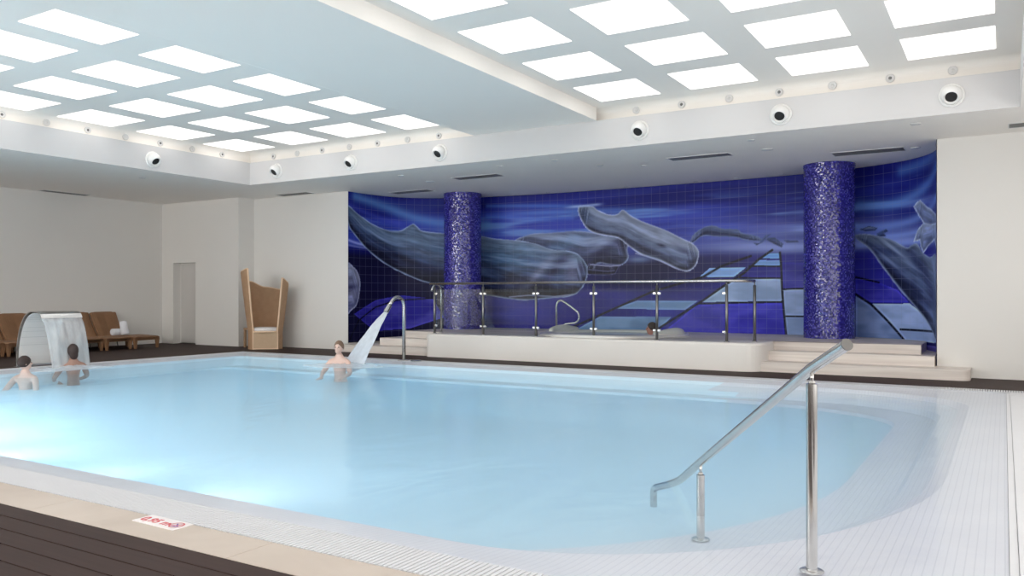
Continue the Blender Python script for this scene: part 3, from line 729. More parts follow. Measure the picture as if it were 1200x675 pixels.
whale('whale_right', (104, 120, 154), (76, 90, 126), (34, 40, 68), (120, 136, 170), (
    (14.0, 1.9, .9, .10, -.75, (42, 50, 82), .8), (14.7, 1.75, .7, .16, -.8, (110, 126, 164), .6), (14.4, 1.5, .7, .12, -.95, (50, 58, 92), .8), (13.2, 2.15, .4, .08, -.3, (50, 60, 98), .7)))
for k in ('fluke_low', 'fluke_up'): whale(k, (138, 152, 188), (112, 126, 166), (84, 96, 140), (164, 178, 208), smooth=False, rimw=.05)
for k in ('mouth1', 'mouth2', 'mouth3', 'mouth4'): over(C3(136, 142, 176) if k != 'mouth4' else C3(74, 78, 116), .8*sm(.022, .008, dist(LINE[k], False)))
over(C3(150, 170, 205), .8*np.exp(-((ZG-3.43-.03*(SG-6.5))/.035)**2)*sm(5.9, 6.3, SG)*sm(7.1, 6.8, SG))
over(C3(150, 180, 215), .5*np.exp(-(((SG-7.9)/.35)**2+((ZG-2.12)/.08)**2)))
img = np.clip(img*MURAL_GAIN, 0, 255)/255
lin = np.where(img <= .04045, img/12.92, ((img+.055)/1.055)**2.4)
X = np.interp(sv, ss, AX); Y = np.interp(sv, ss, AY)
co = np.empty((NZ, NS, 3)); co[..., 0] = X[None]; co[..., 1] = Y[None]; co[..., 2] = zv[:, None]
Xo = np.interp(sv, ss, np.array([p_[0] for p_ in arc(-.02, 700)])); Yo = np.interp(sv, ss, np.array([p_[1] for p_ in arc(-.02, 700)]))
idx = np.arange(NZ*NS).reshape(NZ, NS)
F = np.stack([idx[:-1, :-1], idx[:-1, 1:], idx[1:, 1:], idx[1:, :-1]], -1).reshape(-1, 4)
back = np.empty((2, NS, 3)); back[..., 0] = Xo[None]; back[..., 1] = Yo[None]; back[0, :, 2] = zv[0]; back[1, :, 2] = zv[-1]
b0 = NZ*NS
rim = []
for i in range(NS-1):
    rim.append((idx[-1, i], idx[-1, i+1], b0+NS+i+1, b0+NS+i)); rim.append((b0+i, b0+i+1, idx[0, i+1], idx[0, i])); rim.append((b0+NS+i, b0+NS+i+1, b0+i+1, b0+i))
F = np.vstack([F, np.array(rim)])
V = np.vstack([co.reshape(-1, 3), back.reshape(-1, 3)])
me = bpy.data.meshes.new('tiled_mural')
me.vertices.add(len(V)); me.vertices.foreach_set('co', V.ravel())
me.loops.add(F.size); me.loops.foreach_set('vertex_index', F.ravel().astype(np.int32))
me.polygons.add(len(F)); me.polygons.foreach_set('loop_start', (np.arange(len(F))*4).astype(np.int32))
me.update(calc_edges=True)
ca = me.color_attributes.new('Paint', 'FLOAT_COLOR', 'POINT')
cols = np.ones((len(V), 4)); cols[:NZ*NS, :3] = lin.reshape(-1, 3); cols[NZ*NS:, :3] = (.1, .1, .3); ca.data.foreach_set('color', cols.ravel())
uvl = me.uv_layers.new(name='UVMap')
uvv = np.zeros((len(V), 2)); uvv[:NZ*NS, 0] = SG.ravel(); uvv[:NZ*NS, 1] = ZG.ravel(); uvv[NZ*NS:, 0] = np.tile(sv, 2)
uvl.data.foreach_set('uv', uvv[F.ravel()].ravel())
me.materials.append(M['mural']); me.polygons.foreach_set('use_smooth', np.ones(len(F), bool))
mo = bpy.data.objects.new('tiled_mural', me); COL.objects.link(mo)
tag(mo, 'blue ceramic tile mural of whales swimming over a cracked seabed, lining the curved alcove', 'mural')

# ================================================================== COLUMNS
def column(x, y, z0, label):
    r = empty('mosaic_column', (x, y, z0), 0, label, 'column', 'mosaic columns of the alcove')
    bm = BM(); h = ZC-z0
    lathe(bm, [(.46, 0), (.46, h)], 72); autosmooth(obj('shaft', bm, M['mosaic'], r))
    bm = BM(); lathe(bm, [(.462, h-.05), (.466, h-.05), (.466, h-.001), (.46, h-.001)], 72); obj('shadow_collar', bm, M['mosaic'], r)
column(-11.36, 16.50, .485, 'round blue mosaic column behind the left end of the glass balustrade')
column(-2.86, 16.44, .485, 'round blue mosaic column standing free to the right of the glass balustrade')

# ================================================================== CEILING PANELS, SPOTS, NOZZLES, VENTS
bm = BM(); box(bm, -.515, .515, -.515, .515, -.006, .03)
pan = obj('light_panel', bm, M['panel'])
first = True
ys = {0: [11.94-1.556*k for k in range(8)], 1: [11.81-1.556*k for k in range(8)]}
xs = {0: [-9.375-1.543*k for k in range(4)], 1: [-5.19+1.527*k for k in range(4)]}
for side in (0, 1):
    for j, y in enumerate(ys[side]):
        for i, x in enumerate(xs[side]):
            o = pan if first else pan.copy()
            if not first: COL.objects.link(o)
            first = False
            o.location = (x, y, ZT-.001)
            tag(o, 'lit ceiling panel, %s coffer, %s row from mural, %s column from beam' % (('left', 'right')[side], ORD[j], ORD[i]), 'ceiling light', 'lit panels of the %s coffer' % ('left', 'right')[side])

def spot(loc, rz, pale, label):
    r = empty('cove_spotlight', loc, rz, label, 'spotlight', 'small spotlights in the coffer coves')
    Mx = Matrix.Rotation(PI/2, 4, 'X')          # local -Y is the outward direction
    bm = BM(); lathe(bm, [(.062, -.004), (.062, .016), (.052, .022), (.040, .018)], 20, M=Mx)
    obj('bezel', bm, M['lamppale'], r, smooth=True)
    bm = BM(); lathe(bm, [(.040, .006), (.040, .014), (.0, .024)], 16, M=Mx)
    obj('lens', bm, M['lamppale'] if pale else M['lampglass'], r, smooth=True)
for k in range(12):
    y = 12.07-.752*k
    spot((-6.088, y, 4.385), PI/2, False, 'grey cove spotlight on the beam face of the right coffer, %s from the mural side' % ORD[k])
for k in range(10):
    y = 12.03-.765*k
    spot((-14.668, y, 4.38), PI/2, k % 2 == 1, '%s cove spotlight on the far left edge of the left coffer, %s from the corner' % ('pale' if k % 2 else 'dark', ORD[k]))
for k, x in enumerate((-13.92, -13.19, -12.45, -11.68, -10.92, -10.15, -9.38)):
    spot((x, 12.818, 4.385), 0, k % 2 == 1, '%s cove spotlight above the back edge of the left coffer, %s from the left corner' % ('pale' if k % 2 else 'dark', ORD[k]))
for k, x in enumerate((-5.29, -4.50, -3.72, -2.95, -2.18, -1.40, -.61)):
    spot((x, 12.818, 4.40), 0, k % 2 == 0, '%s cove spotlight above the back edge of the right coffer, %s from the beam' % ('pale' if k % 2 == 0 else 'dark', ORD[k]))

def nozzle(loc, rz, label):
    r = empty('air_nozzle', loc, rz, label, 'air vent', 'white ball air nozzles on the soffit face')
    Mx = Matrix.Rotation(PI/2, 4, 'X')
    bm = BM(); lathe(bm, [(.165, -.004), (.165, .012), (.150, .03), (.132, .03), (.125, .012)], 32, M=Mx); obj('collar', bm, M['white_plastic'], r, smooth=True)
    # eyeball: sphere with a cut mouth, tilted down
    Mt = Matrix.Translation((0, -.045, 0)) @ Matrix.Rotation(math.radians(128), 4, 'X')
    R_ = .132; prof = [(R_*math.sin(a), R_*math.cos(a)) for a in [PI*k/20 for k in range(20, 4, -1)]]
    a0 = PI*5/20; prof += [(R_*math.sin(a0)*.93, R_*math.cos(a0)), (R_*math.sin(a0)*.80, R_*math.cos(a0)-.03)]
    prof[0] = (1e-7, prof[0][1])
    bm = BM(); lathe(bm, prof, 32, M=Mt, cap=False); bmesh.ops.remove_doubles(bm, verts=bm.verts, dist=1e-5); obj('ball', bm, M['white_plastic'], r, smooth=True)
    bm = BM(); lathe(bm, [(R_*math.sin(a0)*.80, R_*math.cos(a0)-.031), (1e-7, R_*math.cos(a0)-.05)], 24, M=Mt); obj('mouth', bm, M['dark'], r)
for k, x in enumerate((-13.68, -11.52, -9.26, -5.18, -2.90, -.62)):
    nozzle((x, 12.70, 4.03), 0, 'white ball air nozzle on the soffit face above the alcove, %s from the left corner' % ORD[k])
nozzle((-14.55, 10.25, 4.00), PI/2, 'white ball air nozzle on the left soffit face above the loungers')

def slot(x, y, L, W, rz, label):
    r = empty('slot_diffuser', (x, y, ZC), rz, label, 'ceiling vent', 'dark slot diffusers in the low ceiling')
    bm = BM(); box(bm, -L/2, L/2, -W/2, W/2, -.004, .01); obj('backing', bm, M['grille'], r)
    bm = BM()
    box(bm, -L/2-.012, L/2+.012, -W/2-.012, -W/2, -.008, .004); box(bm, -L/2-.012, L/2+.012, W/2, W/2+.012, -.008, .004)
    box(bm, -L/2-.012, -L/2, -W/2, W/2, -.008, .004); box(bm, L/2, L/2+.012, -W/2, W/2, -.008, .004); obj('frame', bm, M['lamppale'], r)
    bm = BM()
    for q_ in range(1, 6): box(bm, -L/2, L/2, -W/2+W*q_/6-.004, -W/2+W*q_/6+.004, -.007, -.002)
    obj('slat', bm, M['lampglass'], r)
slot(-4.68, 14.28, 1.10, .31, 0, 'long dark slot vent in the low ceiling between the two columns')
slot(-2.02, 15.28, 1.13, .38, 0, 'dark slot vent in the low ceiling just in front of the right column')
slot(-9.45, 14.28, 1.12, .33, 0, 'dark slot vent in the low ceiling right of the left column top')
slot(-12.14, 15.50, 1.12, .34, 0, 'dark slot vent in the low ceiling left of the left column top')
slot(-14.88, 14.38, 1.05, .30, 0, 'dark slot vent in the low ceiling above the tall wicker chair')
slot(-19.48, 11.35, 1.15, .28, PI/2, 'dark slot vent in the low ceiling along the left wall')
slot(.62, 14.03, 1.12, .34, 0, 'dark slot vent in the low ceiling at the right edge of view')
def det(x, y, r_, label, oval=False):
    r = empty('ceiling_downlight', (x, y, ZC), 0, label, 'downlight', 'tiny fittings in the low ceiling')
    bm = BM(); lathe(bm, [(r_, .002), (r_, -.010), (r_*.8, -.016), (r_*.72, -.010)], 18); obj('trim_ring', bm, M['lamppale'], r, smooth=True)
    bm = BM(); lathe(bm, [(r_*.7, -.004), (r_*.7, -.010), (1e-6, -.012)], 16); obj('lens', bm, M['white_plastic'], r, smooth=True)
for k, (x, y, r_) in enumerate([(-10.31, 17.25, .05), (-9.41, 17.28, .05), (-7.4, 17.30, .05), (-5.75, 17.28, .05), (-4.86, 17.26, .05), (-3.93, 17.20, .05)]):
    det(x, y, r_, 'tiny downlight close to the mural top, %s from the left column' % ORD[k])
for k, (x, y, r_) in enumerate([(-3.47, 13.17, .06), (-1.10, 13.17, .07), (-10.72, 13.32, .06), (-8.30, 13.32, .06), (-7.07, 13.25, .06)]):
    det(x, y, r_, 'tiny pale downlight near the soffit edge, %s' % ('above the right part of the balustrade', 'above the right end of the steps', 'above the water cannon', 'right of the left slot vent', 'above the middle of the balustrade')[k])
for k, (x, y, r_) in enumerate([(-3.46, 14.16, .10), (-10.72, 14.32, .09), (-1.28, 15.28, .08), (-6.61, 14.21, .06), (-5.91, 14.7, .06)]):
    det(x, y, r_, 'round flush ceiling fitting %s' % ('left of the right column top', 'between the two left slot vents', 'at the right end of the slot vent by the right column', 'above the balustrade middle, nearer the pool', 'above the balustrade middle, nearer the mural')[k])
det(-15.56, 10.72, .07, 'small flush fitting in the low ceiling above the lounger row')

# ================================================================== BALUSTRADE
r = empty('glass_balustrade', (-7.2, 14.0, .485), 0, 'steel and glass balustrade with seven posts along the raised spa platform', 'balustrade')
ox, oy, oz = -7.2, 14.0, .485
L = lambda x, y, z: (x-ox, y-oy, z-oz)
RZ = 1.545
posts = [(-10.36, 14.0), (-9.13, 14.0), (-7.89, 14.0), (-6.64, 14.0), (-5.38, 14.0), (-4.11, 14.0), (-3.74, 14.42)]
path = [L(-10.48, 14.0, RZ)] + [L(-4.35, 14.0, RZ)] + [L(*v) for v in bez((-4.35, 14.0, RZ), (-3.95, 14.0, RZ), (-3.80, 14.30, RZ), 8)[1:]] + [L(-3.74, 14.42, RZ)]
bm = BM(); tube(bm, path, .026, 14); o = obj('handrail', bm, M['steel'], r, smooth=True)
for i, (x, y) in enumerate(posts):
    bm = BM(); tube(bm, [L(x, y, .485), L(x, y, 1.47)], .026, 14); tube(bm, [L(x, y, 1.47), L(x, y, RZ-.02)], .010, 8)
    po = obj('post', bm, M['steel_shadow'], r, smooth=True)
    bm = BM(); lathe(bm, [(.048, 0), (.048, .008), (.030, .014)], 20, c=L(x, y, .485)); obj('base_flange', bm, M['steel'], po, smooth=True)
    if i < 6:
        for z in (1.33, .66):
            bm = BM(); cx_, cy_, cz_ = L(x, y, z)
            a_ = -.075 if i > 0 else 0; b_ = .075 if i < 5 else 0
            box(bm, cx_+a_, cx_+b_, cy_-.018, cy_+.018, cz_-.022, cz_+.022, .006); obj('glass_clamp', bm, M['steel'], po)
for i in range(5):
    bm = BM(); x0, x1 = posts[i][0]+.045, posts[i+1][0]-.045
    box(bm, x0-ox, x1-ox, -.005, .005, .60-oz, 1.42-oz); obj('glass_panel', bm, M['glass'], r)
# left return tube, curving down onto the platform
r2 = empty('curved_end_rail', (-10.55, 14.45, .485), 0, 'short hooked steel tube rising behind the left end post of the balustrade', 'handrail')
bm = BM(); tube(bm, [(0, .05, 0), (0, .05, .86)] + bez((0, .05, .86), (0, .05, 1.05), (0, -.12, 1.05), 8)[1:] + bez((0, -.12, 1.05), (0, -.25, 1.05), (0, -.30, .90), 5)[1:], .022, 12); obj('tube', bm, M['steel'], r2, smooth=True)
bm = BM(); lathe(bm, [(.045, 0), (.045, .008), (.026, .012)], 18, c=(0, .05, 0)); obj('base_flange', bm, M['steel'], r2, smooth=True)

# ================================================================== SPA TUB
r = empty('spa_tub', (TC[0], TC[1], .485), 0, 'round sunken whirlpool tub with pale rolled rim behind the balustrade', 'spa tub')
bm = BM()
prof = [(TR-.002, -.001), (TR+.30, .001), (TR+.30, .025), (TR+.26, .05), (TR+.10, .062), (TR+.02, .055), (TR-.04, .02), (TR-.08, -.1), (TR-.15, -.40), (1e-6, -.44)]
lathe(bm, [(TR+.30, .001)]+prof[2:], 72); obj('shell', bm, M['tubwhite'], r, smooth=True)
bm = BM()
for a0, a1 in ((-.55, .35), (2.6, 3.3)):
    P = [((TR+.14)*math.cos(a0+(a1-a0)*k/14), (TR+.14)*math.sin(a0+(a1-a0)*k/14), .07) for k in range(15)]
    tube(bm, P, [.05+.06*math.sin(PI*k/14) for k in range(15)], 12)
obj('headrest', bm, M['tubwhite'], r, smooth=True)
bm = BM(); lathe(bm, [(TR-.045, .012), (1e-6, .012)], 64); obj('water', bm, M['tubwater'], r)
bm = BM()
r3 = empty('spa_grab_rail', (-8.33, 15.72, .485), 0, 'looped steel grab rail at the left side of the whirlpool tub', 'grab rail')
P = [(-.02, 0, 0), (-.02, 0, .55)] + bez((-.02, 0, .55), (-.02, 0, .70), (.10, 0, .70), 8)[1:] + bez((.10, 0, .70), (.22, 0, .66), (.50, 0, .45), 6)[1:] + bez((.50, 0, .45), (.58, 0, .30), (.44, 0, .22), 8)[1:] + [(.26, 0, .20)] + bez((.26, 0, .20), (.10, 0, .20), (.10, 0, .0), 8)[1:]
tube(bm, P, .021, 12); obj('tube', bm, M['steel'], r3, smooth=True)
for dx in (-.02, .10):
    bm = BM(); lathe(bm, [(.04, 0), (.04, .008), (.024, .012)], 16, c=(dx, 0, 0)); obj('base_flange', bm, M['steel'], r3, smooth=True)

# ================================================================== POOL HANDRAIL
D = Vector((-.87, .99, 0))
P0 = Vector((-.78, 4.04, 0))
def hp(t, z): v = P0+D*t; return (v.x-P0.x, v.y-P0.y, z)
r = empty('pool_handrail', tuple(P0), 0, 'sloping stainless steel handrail leading down the pool entry steps in the foreground', 'handrail')
path = [hp(-.215, 1.066), hp(.0, .940), hp(.986, .235), hp(1.26, .035)] 
sm_ = [Vector(p_) for p_ in path]
path = [sm_[0], sm_[1], sm_[2]] + bez(sm_[2]*.15+sm_[3]*.85, sm_[3], Vector(hp(1.40, -.03)), 6) + [Vector(hp(1.56, -.095))] + bez(hp(1.56, -.095), hp(1.64, -.12), hp(1.63, -.18), 6)[1:] + [Vector(hp(1.63, -.26))]
bm = BM(); tube(bm, path, .0255, 20); o = obj('rail', bm, M['steel'], r); autosmooth(o, 50)
bm = BM()
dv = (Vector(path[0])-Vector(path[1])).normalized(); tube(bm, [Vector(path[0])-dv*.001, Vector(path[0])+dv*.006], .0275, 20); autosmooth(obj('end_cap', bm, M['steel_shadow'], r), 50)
for t_, zb, zt in ((0., -.022, .865), (.986, -.252, .155)):
    bm = BM(); c_ = hp(t_, 0)
    tube(bm, [(c_[0], c_[1], zb), (c_[0], c_[1], zt)], .0255, 20)
    pst = autosmooth(obj('post', bm, M['steel_dark'], r), 50)
    bm = BM(); tube(bm, [(c_[0], c_[1], zt), (c_[0], c_[1], zt+.055+.01*t_)], .009, 10); lathe(bm, [(.016, zt), (.016, zt+.012), (.009, zt+.016)], 14, c=(c_[0], c_[1], 0)); obj('saddle_pin', bm, M['steel_dark'], pst, smooth=True)
    bm = BM(); lathe(bm, [(.056, zb), (.056, zb+.005), (.050, zb+.009), (.028, zb+.011)], 28, c=(c_[0], c_[1], 0)); autosmooth(obj('base_flange', bm, M['steel'], pst), 40)

# ================================================================== WATER CANNON
r = empty('water_cannon', (-10.26, 12.84, 0), 0, 'swan neck steel water cannon spouting a jet into the far side of the pool', 'water cannon')
P = [(0, 0, 0), (0, 0, 1.05)] + bez((0, 0, 1.05), (0, .0, 1.27), (0, -.22, 1.26), 10)[1:] + bez((0, -.22, 1.26), (0, -.32, 1.25), (-.01, -.42, 1.11), 6)[1:]
bm = BM(); tube(bm, P, .034, 16); obj('neck', bm, M['steel'], r, smooth=True)
bm = BM(); tube(bm, [(-.01, -.42, 1.11), (-.02, -.53, .97)], [.045, .050], 16); autosmooth(obj('spout', bm, M['steel_dark'], r), 40)
bm = BM(); lathe(bm, [(.13, 0), (.13, .008), (.05, .014)], 24); obj('base_flange', bm, M['steel'], r, smooth=True)
bm = BM(); n_ = 14; rings = []
for k in range(n_+1):
    t = k/n_; c_ = Vector((-.02, -.53, .97))*(1-t)**2+Vector((-.06, -.86, .66))*2*t*(1-t)+Vector((-.12, -1.36, -.02))*t*t
    ra, rb = .05+.20*t**.9, .045+.13*t
    rings.append([c_+Vector((math.cos(2*PI*j/24)*ra*(1+.06*math.sin(j*5+k)), math.sin(2*PI*j/24)*rb*.6, math.sin(2*PI*j/24)*rb*.6)) for j in range(24)])
loft(bm, rings, True, True, True); obj('water_jet', bm, M['jet'], r, smooth=True)
def foam(name, c_, rx, ry, par, seed=1):
    bm = BM(); rr = random.Random(seed)
    rings = []
    for j in range(1, 9):
        t = j/8; ring = []
        for k in range(40):
            a = 2*PI*k/40; w_ = 1+.10*math.sin(3*a+seed)+.07*math.sin(7*a)
            ring.append((c_[0]+rx*t*w_*math.cos(a), c_[1]+ry*t*w_*math.sin(a), .004+.05*(1-t)**1.2*(1+.5*math.sin(9*a+j*2))))
        rings.append(ring)
    rings = rings+[[(x, y, -.003) for x, y, z in rings[-1]]]
    loft(bm, rings, True, True, False); return obj(name, bm, M['foam'], par, smooth=True)
foam('splash', (-.2, -1.5, 0), .75, .55, r, 2)
bm = BM(); lathe(bm, [(.11, 0), (.11, .012), (.085, .02), (.03, .022)], 24); 
o = autosmooth(obj('floor_valve_cover', bm, M['steel_dark'], None, (-9.93, 12.80, .0)), 40); tag(o, 'small round metal valve cover beside the foot of the water cannon', 'valve cover')

# ================================================================== WATERFALL BLADE
r = empty('waterfall_blade', (-15.25, 8.36, 0), 0, 'curved steel waterfall blade pouring a sheet of water at the left pool edge', 'pool waterfall')
pr = [(0, 0), (.01, .25), (.05, .5), (.13, .72), (.26, .90), (.42, .985), (.56, .995), (.68, .985), (.76, .95), (.80, .88)]
pr = [tuple(v) for v in smoothpoly(pr, False, 3)]; hw = .37
def shell(bm, pr, y0, y1, th, tz=0):
    P = [Vector((a, 0, b)) for a, b in pr]; outr = []
    for i, p_ in enumerate(P):
        t = (P[min(i+1, len(P)-1)]-P[max(i-1, 0)]).normalized(); nrm = Vector((t.z, 0, -t.x)); outr.append(p_-nrm*th)
    rings = [[(p_.x, y0, p_.z), (p_.x, y1, p_.z), (q_.x, y1, q_.z), (q_.x, y0, q_.z)] for p_, q_ in zip(P, outr)]
    loft(bm, rings, True, True, True)
bm = BM(); shell(bm, pr, -hw, hw, .018); autosmooth(obj('blade', bm, M['steel'], r), 60)
# perforated inner face
m, nt, b = newmat('perforated_sheet'); b.inputs['Roughness'].default_value = .4
tc = N(nt, 'ShaderNodeTexCoord'); vo = N(nt, 'ShaderNodeTexVoronoi', Scale=28.); vo.inputs['Randomness'].default_value = 0.
nt.links.new(tc.outputs['Object'], vo.inputs['Vector'])
nt.links.new(mixc(nt, math_(nt, 'LESS_THAN', vo.outputs['Distance'], .22), (.74, .71, .68, 1), (.45, .43, .41, 1)), b.inputs['Base Color'])
bm = BM(); shell(bm, [(a+.030+.02*b_, b_-.02) for a, b_ in pr[:18] if b_ > .02], -hw+.02, hw-.02, .004); autosmooth(obj('perforated_lining', bm, m, r), 80)
bm = BM(); box(bm, -.06, .04, -hw-.02, hw+.02, 0, .012, .003); obj('base_plate', bm, M['steel_dark'], r)
bm = BM(); n_ = 10; rings = []
for k in range(n_+1):
    t = k/n_; x = .79+.30*t**.6; z = .885-.89*t; w_ = hw-.01-.02*t
    rings.append([(x+.010*math.sin(j*1.3+k*.2), -w_+2*w_*j/24, z) for j in range(25)]+[(x+.016+.010*math.sin(j*1.3+k*.2), -w_+2*w_*j/24, z) for j in range(24, -1, -1)])
loft(bm, rings, True, True, True); obj('water_sheet', bm, M['curtain'], r, smooth=True)
foam('splash', (1.15, 0, 0), .38, .62, r, 5)

# ================================================================== DEPTH SIGN
r = empty('depth_sign', (-4.065, 2.925, .001), math.radians(-1), 'white and red depth plaque reading 0,95 m set on the beige stone edge', 'sign')
bm = BM(); box(bm, -.185, .185, -.066, .066, 0, .006, .002); obj('plaque', bm, M['sign_white'], r)
def text(body, size, loc, mt, name, par):
    cu = bpy.data.curves.new(name, 'FONT'); cu.body = body; cu.size = size; cu.extrude = .0006; cu.offset = .0022; cu.space_character = 1.02
    tmp = bpy.data.objects.new('tmp', cu); COL.objects.link(tmp); dg = bpy.context.evaluated_depsgraph_get()
    me_ = bpy.data.meshes.new_from_object(tmp.evaluated_get(dg)); COL.objects.unlink(tmp); bpy.data.objects.remove(tmp)
    me_.materials.clear(); me_.materials.append(mt); o = bpy.data.objects.new(name, me_); COL.objects.link(o); o.parent = par; o.location = loc; me_.name = name; return o
text('0,95 m', .088, (-.165, -.034, .0066), M['sign_red'], 'lettering', r)
# no diving pictogram
bm = BM(); R_ = .045; cx_ = .128
P = [(cx_+R_*math.cos(a), R_*math.sin(a), .007) for a in [2*PI*k/40 for k in range(40)]]
rings = [[(cx_+q_*math.cos(2*PI*k/40), q_*math.sin(2*PI*k/40), .0075) for k in range(40)] for q_ in (R_, R_-.009)]
loft(bm, rings, True)
Mr = Matrix.Translation((cx_, 0, 0)) @ Matrix.Rotation(PI/4, 4, 'Z'); box(bm, -R_+.004, R_-.004, -.004, .004, .0062, .0078, M=Mr)
pic = obj('no_diving_symbol', bm, M['sign_red'], r)
bm = BM(); box(bm, cx_-.030, cx_+.030, -.024, -.016, .0062, .0068); 
Mr = Matrix.Translation((cx_, .004, 0)) @ Matrix.Rotation(-.7, 4, 'Z'); box(bm, -.026, .018, -.005, .005, .0062, .0069, M=Mr); ell(bm, (cx_+.02, -.010, .0066), (.006, .006, .001)); obj('diver_figure', bm, M['sign_blue'], pic)

# ================================================================== POOL FLOOR INLETS
def inlet(x, y, label):
    r = empty('pool_floor_inlet', (x, y, -.80), 0, label, 'pool inlet', 'grey inlets on the pool floor')
    bm = BM(); lathe(bm, [(.13, 0), (.13, .018), (.11, .03), (.05, .034)], 28); obj('cover', bm, simple('inlet_grey', (.22, .32, .40, 1), .4, .3), r, smooth=True)
inlet(-4.76, 7.94, 'grey round inlet under water in the middle of the pool floor')
inlet(-4.35, 11.4, 'grey round inlet under water near the back of the pool, below the balustrade')
inlet(-8.82, 7.96, 'grey round inlet under water in the left half of the pool floor')
inlet(-10.6, 11.2, 'grey round inlet under water beneath the water cannon jet')

# ================================================================== SUN LOUNGERS
def lounger():
    r = empty('sun_lounger', (0, 0, 0))
    W = .36
    # profile: x from foot (0) to head (-1.52), back against the wall
    prof = [(0, .285), (-.3, .30), (-.65, .305), (-1.0, .285), (-1.22, .275)]
    prof = smoothpoly(prof, False, 4)
    bm = BM(); rings = []
    for k, (x, z) in enumerate(prof):
        rings.append([(x, -W, z-.01), (x, -W+.05, z+.012), (x, 0, z+.004), (x, W-.05, z+.012), (x, W, z-.01), (x, W, z-.085), (x, -W, z-.085)])
    loft(bm, rings, True, True, True); obj('seat', bm, M['wicker'], r)
    bp_ = smoothpoly([(-1.17, .27), (-1.27, .36), (-1.43, .62), (-1.53, .84), (-1.575, .885)], False, 4)
    bm = BM(); rings = []
    for k, (x, z) in enumerate(bp_):
        t = k/(len(bp_)-1); W2 = W-.005
        c_ = .018*math.sin(PI*min(1, t*1.1))
        edge = .03*max(0, (t-.85)/.15)
        rings.append([(x, -W2, z-edge), (x+.01, -W2+.12, z), (x-.02, 0, z), (x+.01, W2-.12, z), (x, W2, z-edge), (x-.065, W2, z-.03-edge), (x-.065, -W2, z-.03-edge)])
    loft(bm, rings, True, True, True); obj('backrest', bm, M['wicker'], r)
    for x, y in ((-.04, -W+.035), (-.04, W-.035), (-1.1, -W+.035), (-1.1, W-.035)):
        bm = BM(); loft(bm, [[(x-a_, y-a_, z), (x+a_, y-a_, z), (x+a_, y+a_, z), (x-a_, y+a_, z)] for a_, z in ((.022, 0), (.042, .24))], True, True, True); obj('leg', bm, M['rattan_edge'] if False else M['wicker'], r)
    bm = BM(); box(bm, -.055, .0, -W, W, .20, .275, .008); obj('foot_rail', bm, M['wicker'], r)
    bm = BM(); tube(bm, [(-1.43, -.2, .55), (-1.27, -.2, .0)], .012, 8); tube(bm, [(-1.43, .2, .55), (-1.27, .2, .0)], .012, 8); obj('back_strut', bm, M['grille'], r)
    return r
lg = lounger()
for k in range(7):
    o = lg if k == 0 else copy_tree(lg)
    o.location = (-18.03, 12.56-.735*k, 0); o.rotation_euler = (0, 0, .11)
    o['label'] = ['brown wicker sun lounger with two rolled white towels on it, nearest the corner', 'brown wicker sun lounger second from the corner, its foot partly behind the waterfall', 'brown wicker sun lounger third from the corner, behind the waterfall blade',
                  'brown wicker sun lounger fourth from the corner, behind the waterfall blade', 'brown wicker sun lounger fifth from the corner, just left of the waterfall', 'brown wicker sun lounger at the left edge of the photo', 'brown wicker sun lounger cut by the left edge, last of the visible row'][k]
    o['category'] = 'sun lounger'; o['group'] = 'wicker loungers along the left wall'
# towels
def towel(label, loc, rot, L_, R_):
    r = empty('rolled_towel', loc, 0, label, 'towel', 'rolled white towels'); r.rotation_euler = rot
    bm = BM(); tube(bm, [(0, 0, 0), (0, 0, .01), (0, 0, .02), (0, 0, L_-.02), (0, 0, L_-.01), (0, 0, L_)], [R_-.015, R_-.004, R_, R_, R_-.004, R_-.015], 24); obj('roll', bm, M['towel'], r, smooth=True)
    bm = BM(); P = []
    for k in range(70):
        a = k*.28; P.append(((.012+(R_-.02)*k/70)*math.cos(a), (.012+(R_-.02)*k/70)*math.sin(a), L_+.001))
    tube(bm, P, .005, 6); obj('spiral_fold', bm, M['towel'], r, smooth=True)
towel('white rolled towel lying across the lounger seat', (-18.90, 12.18, .388), (-PI/2, 0, 0), .42, .085)
towel('white rolled towel leaning upright in front of the lying one', (-18.66, 12.38, .325), (0, math.radians(-14), 0), .33, .09)

# ================================================================== TALL CHAIR
ang_c = math.atan2(-13.95, 15.2)            # faces towards the pool corner
r = empty('high_backed_chair', (-15.41, 13.93, 0), ang_c, 'tall wraparound tan wicker chair with white cushion against the back wall', 'chair')
def rad(z): return .405+.18*max(0, (z-.42)/1.5)**.9
def hgt(a):   # a: 0 = front, positive towards the viewer's left ... 2pi
    # control heights round the shell
    K = [(45, 1.93), (70, 1.88), (100, 1.80), (135, 1.64), (180, 1.50), (225, 1.44), (260, 1.50), (290, 1.62), (315, 1.71)]
    d_ = math.degrees(a)
    for (a0, h0), (a1, h1) in zip(K, K[1:]):
        if d_ <= a1: t = (d_-a0)/(a1-a0); t = t*t*(3-2*t); return h0+(h1-h0)*t
    return K[-1][1]
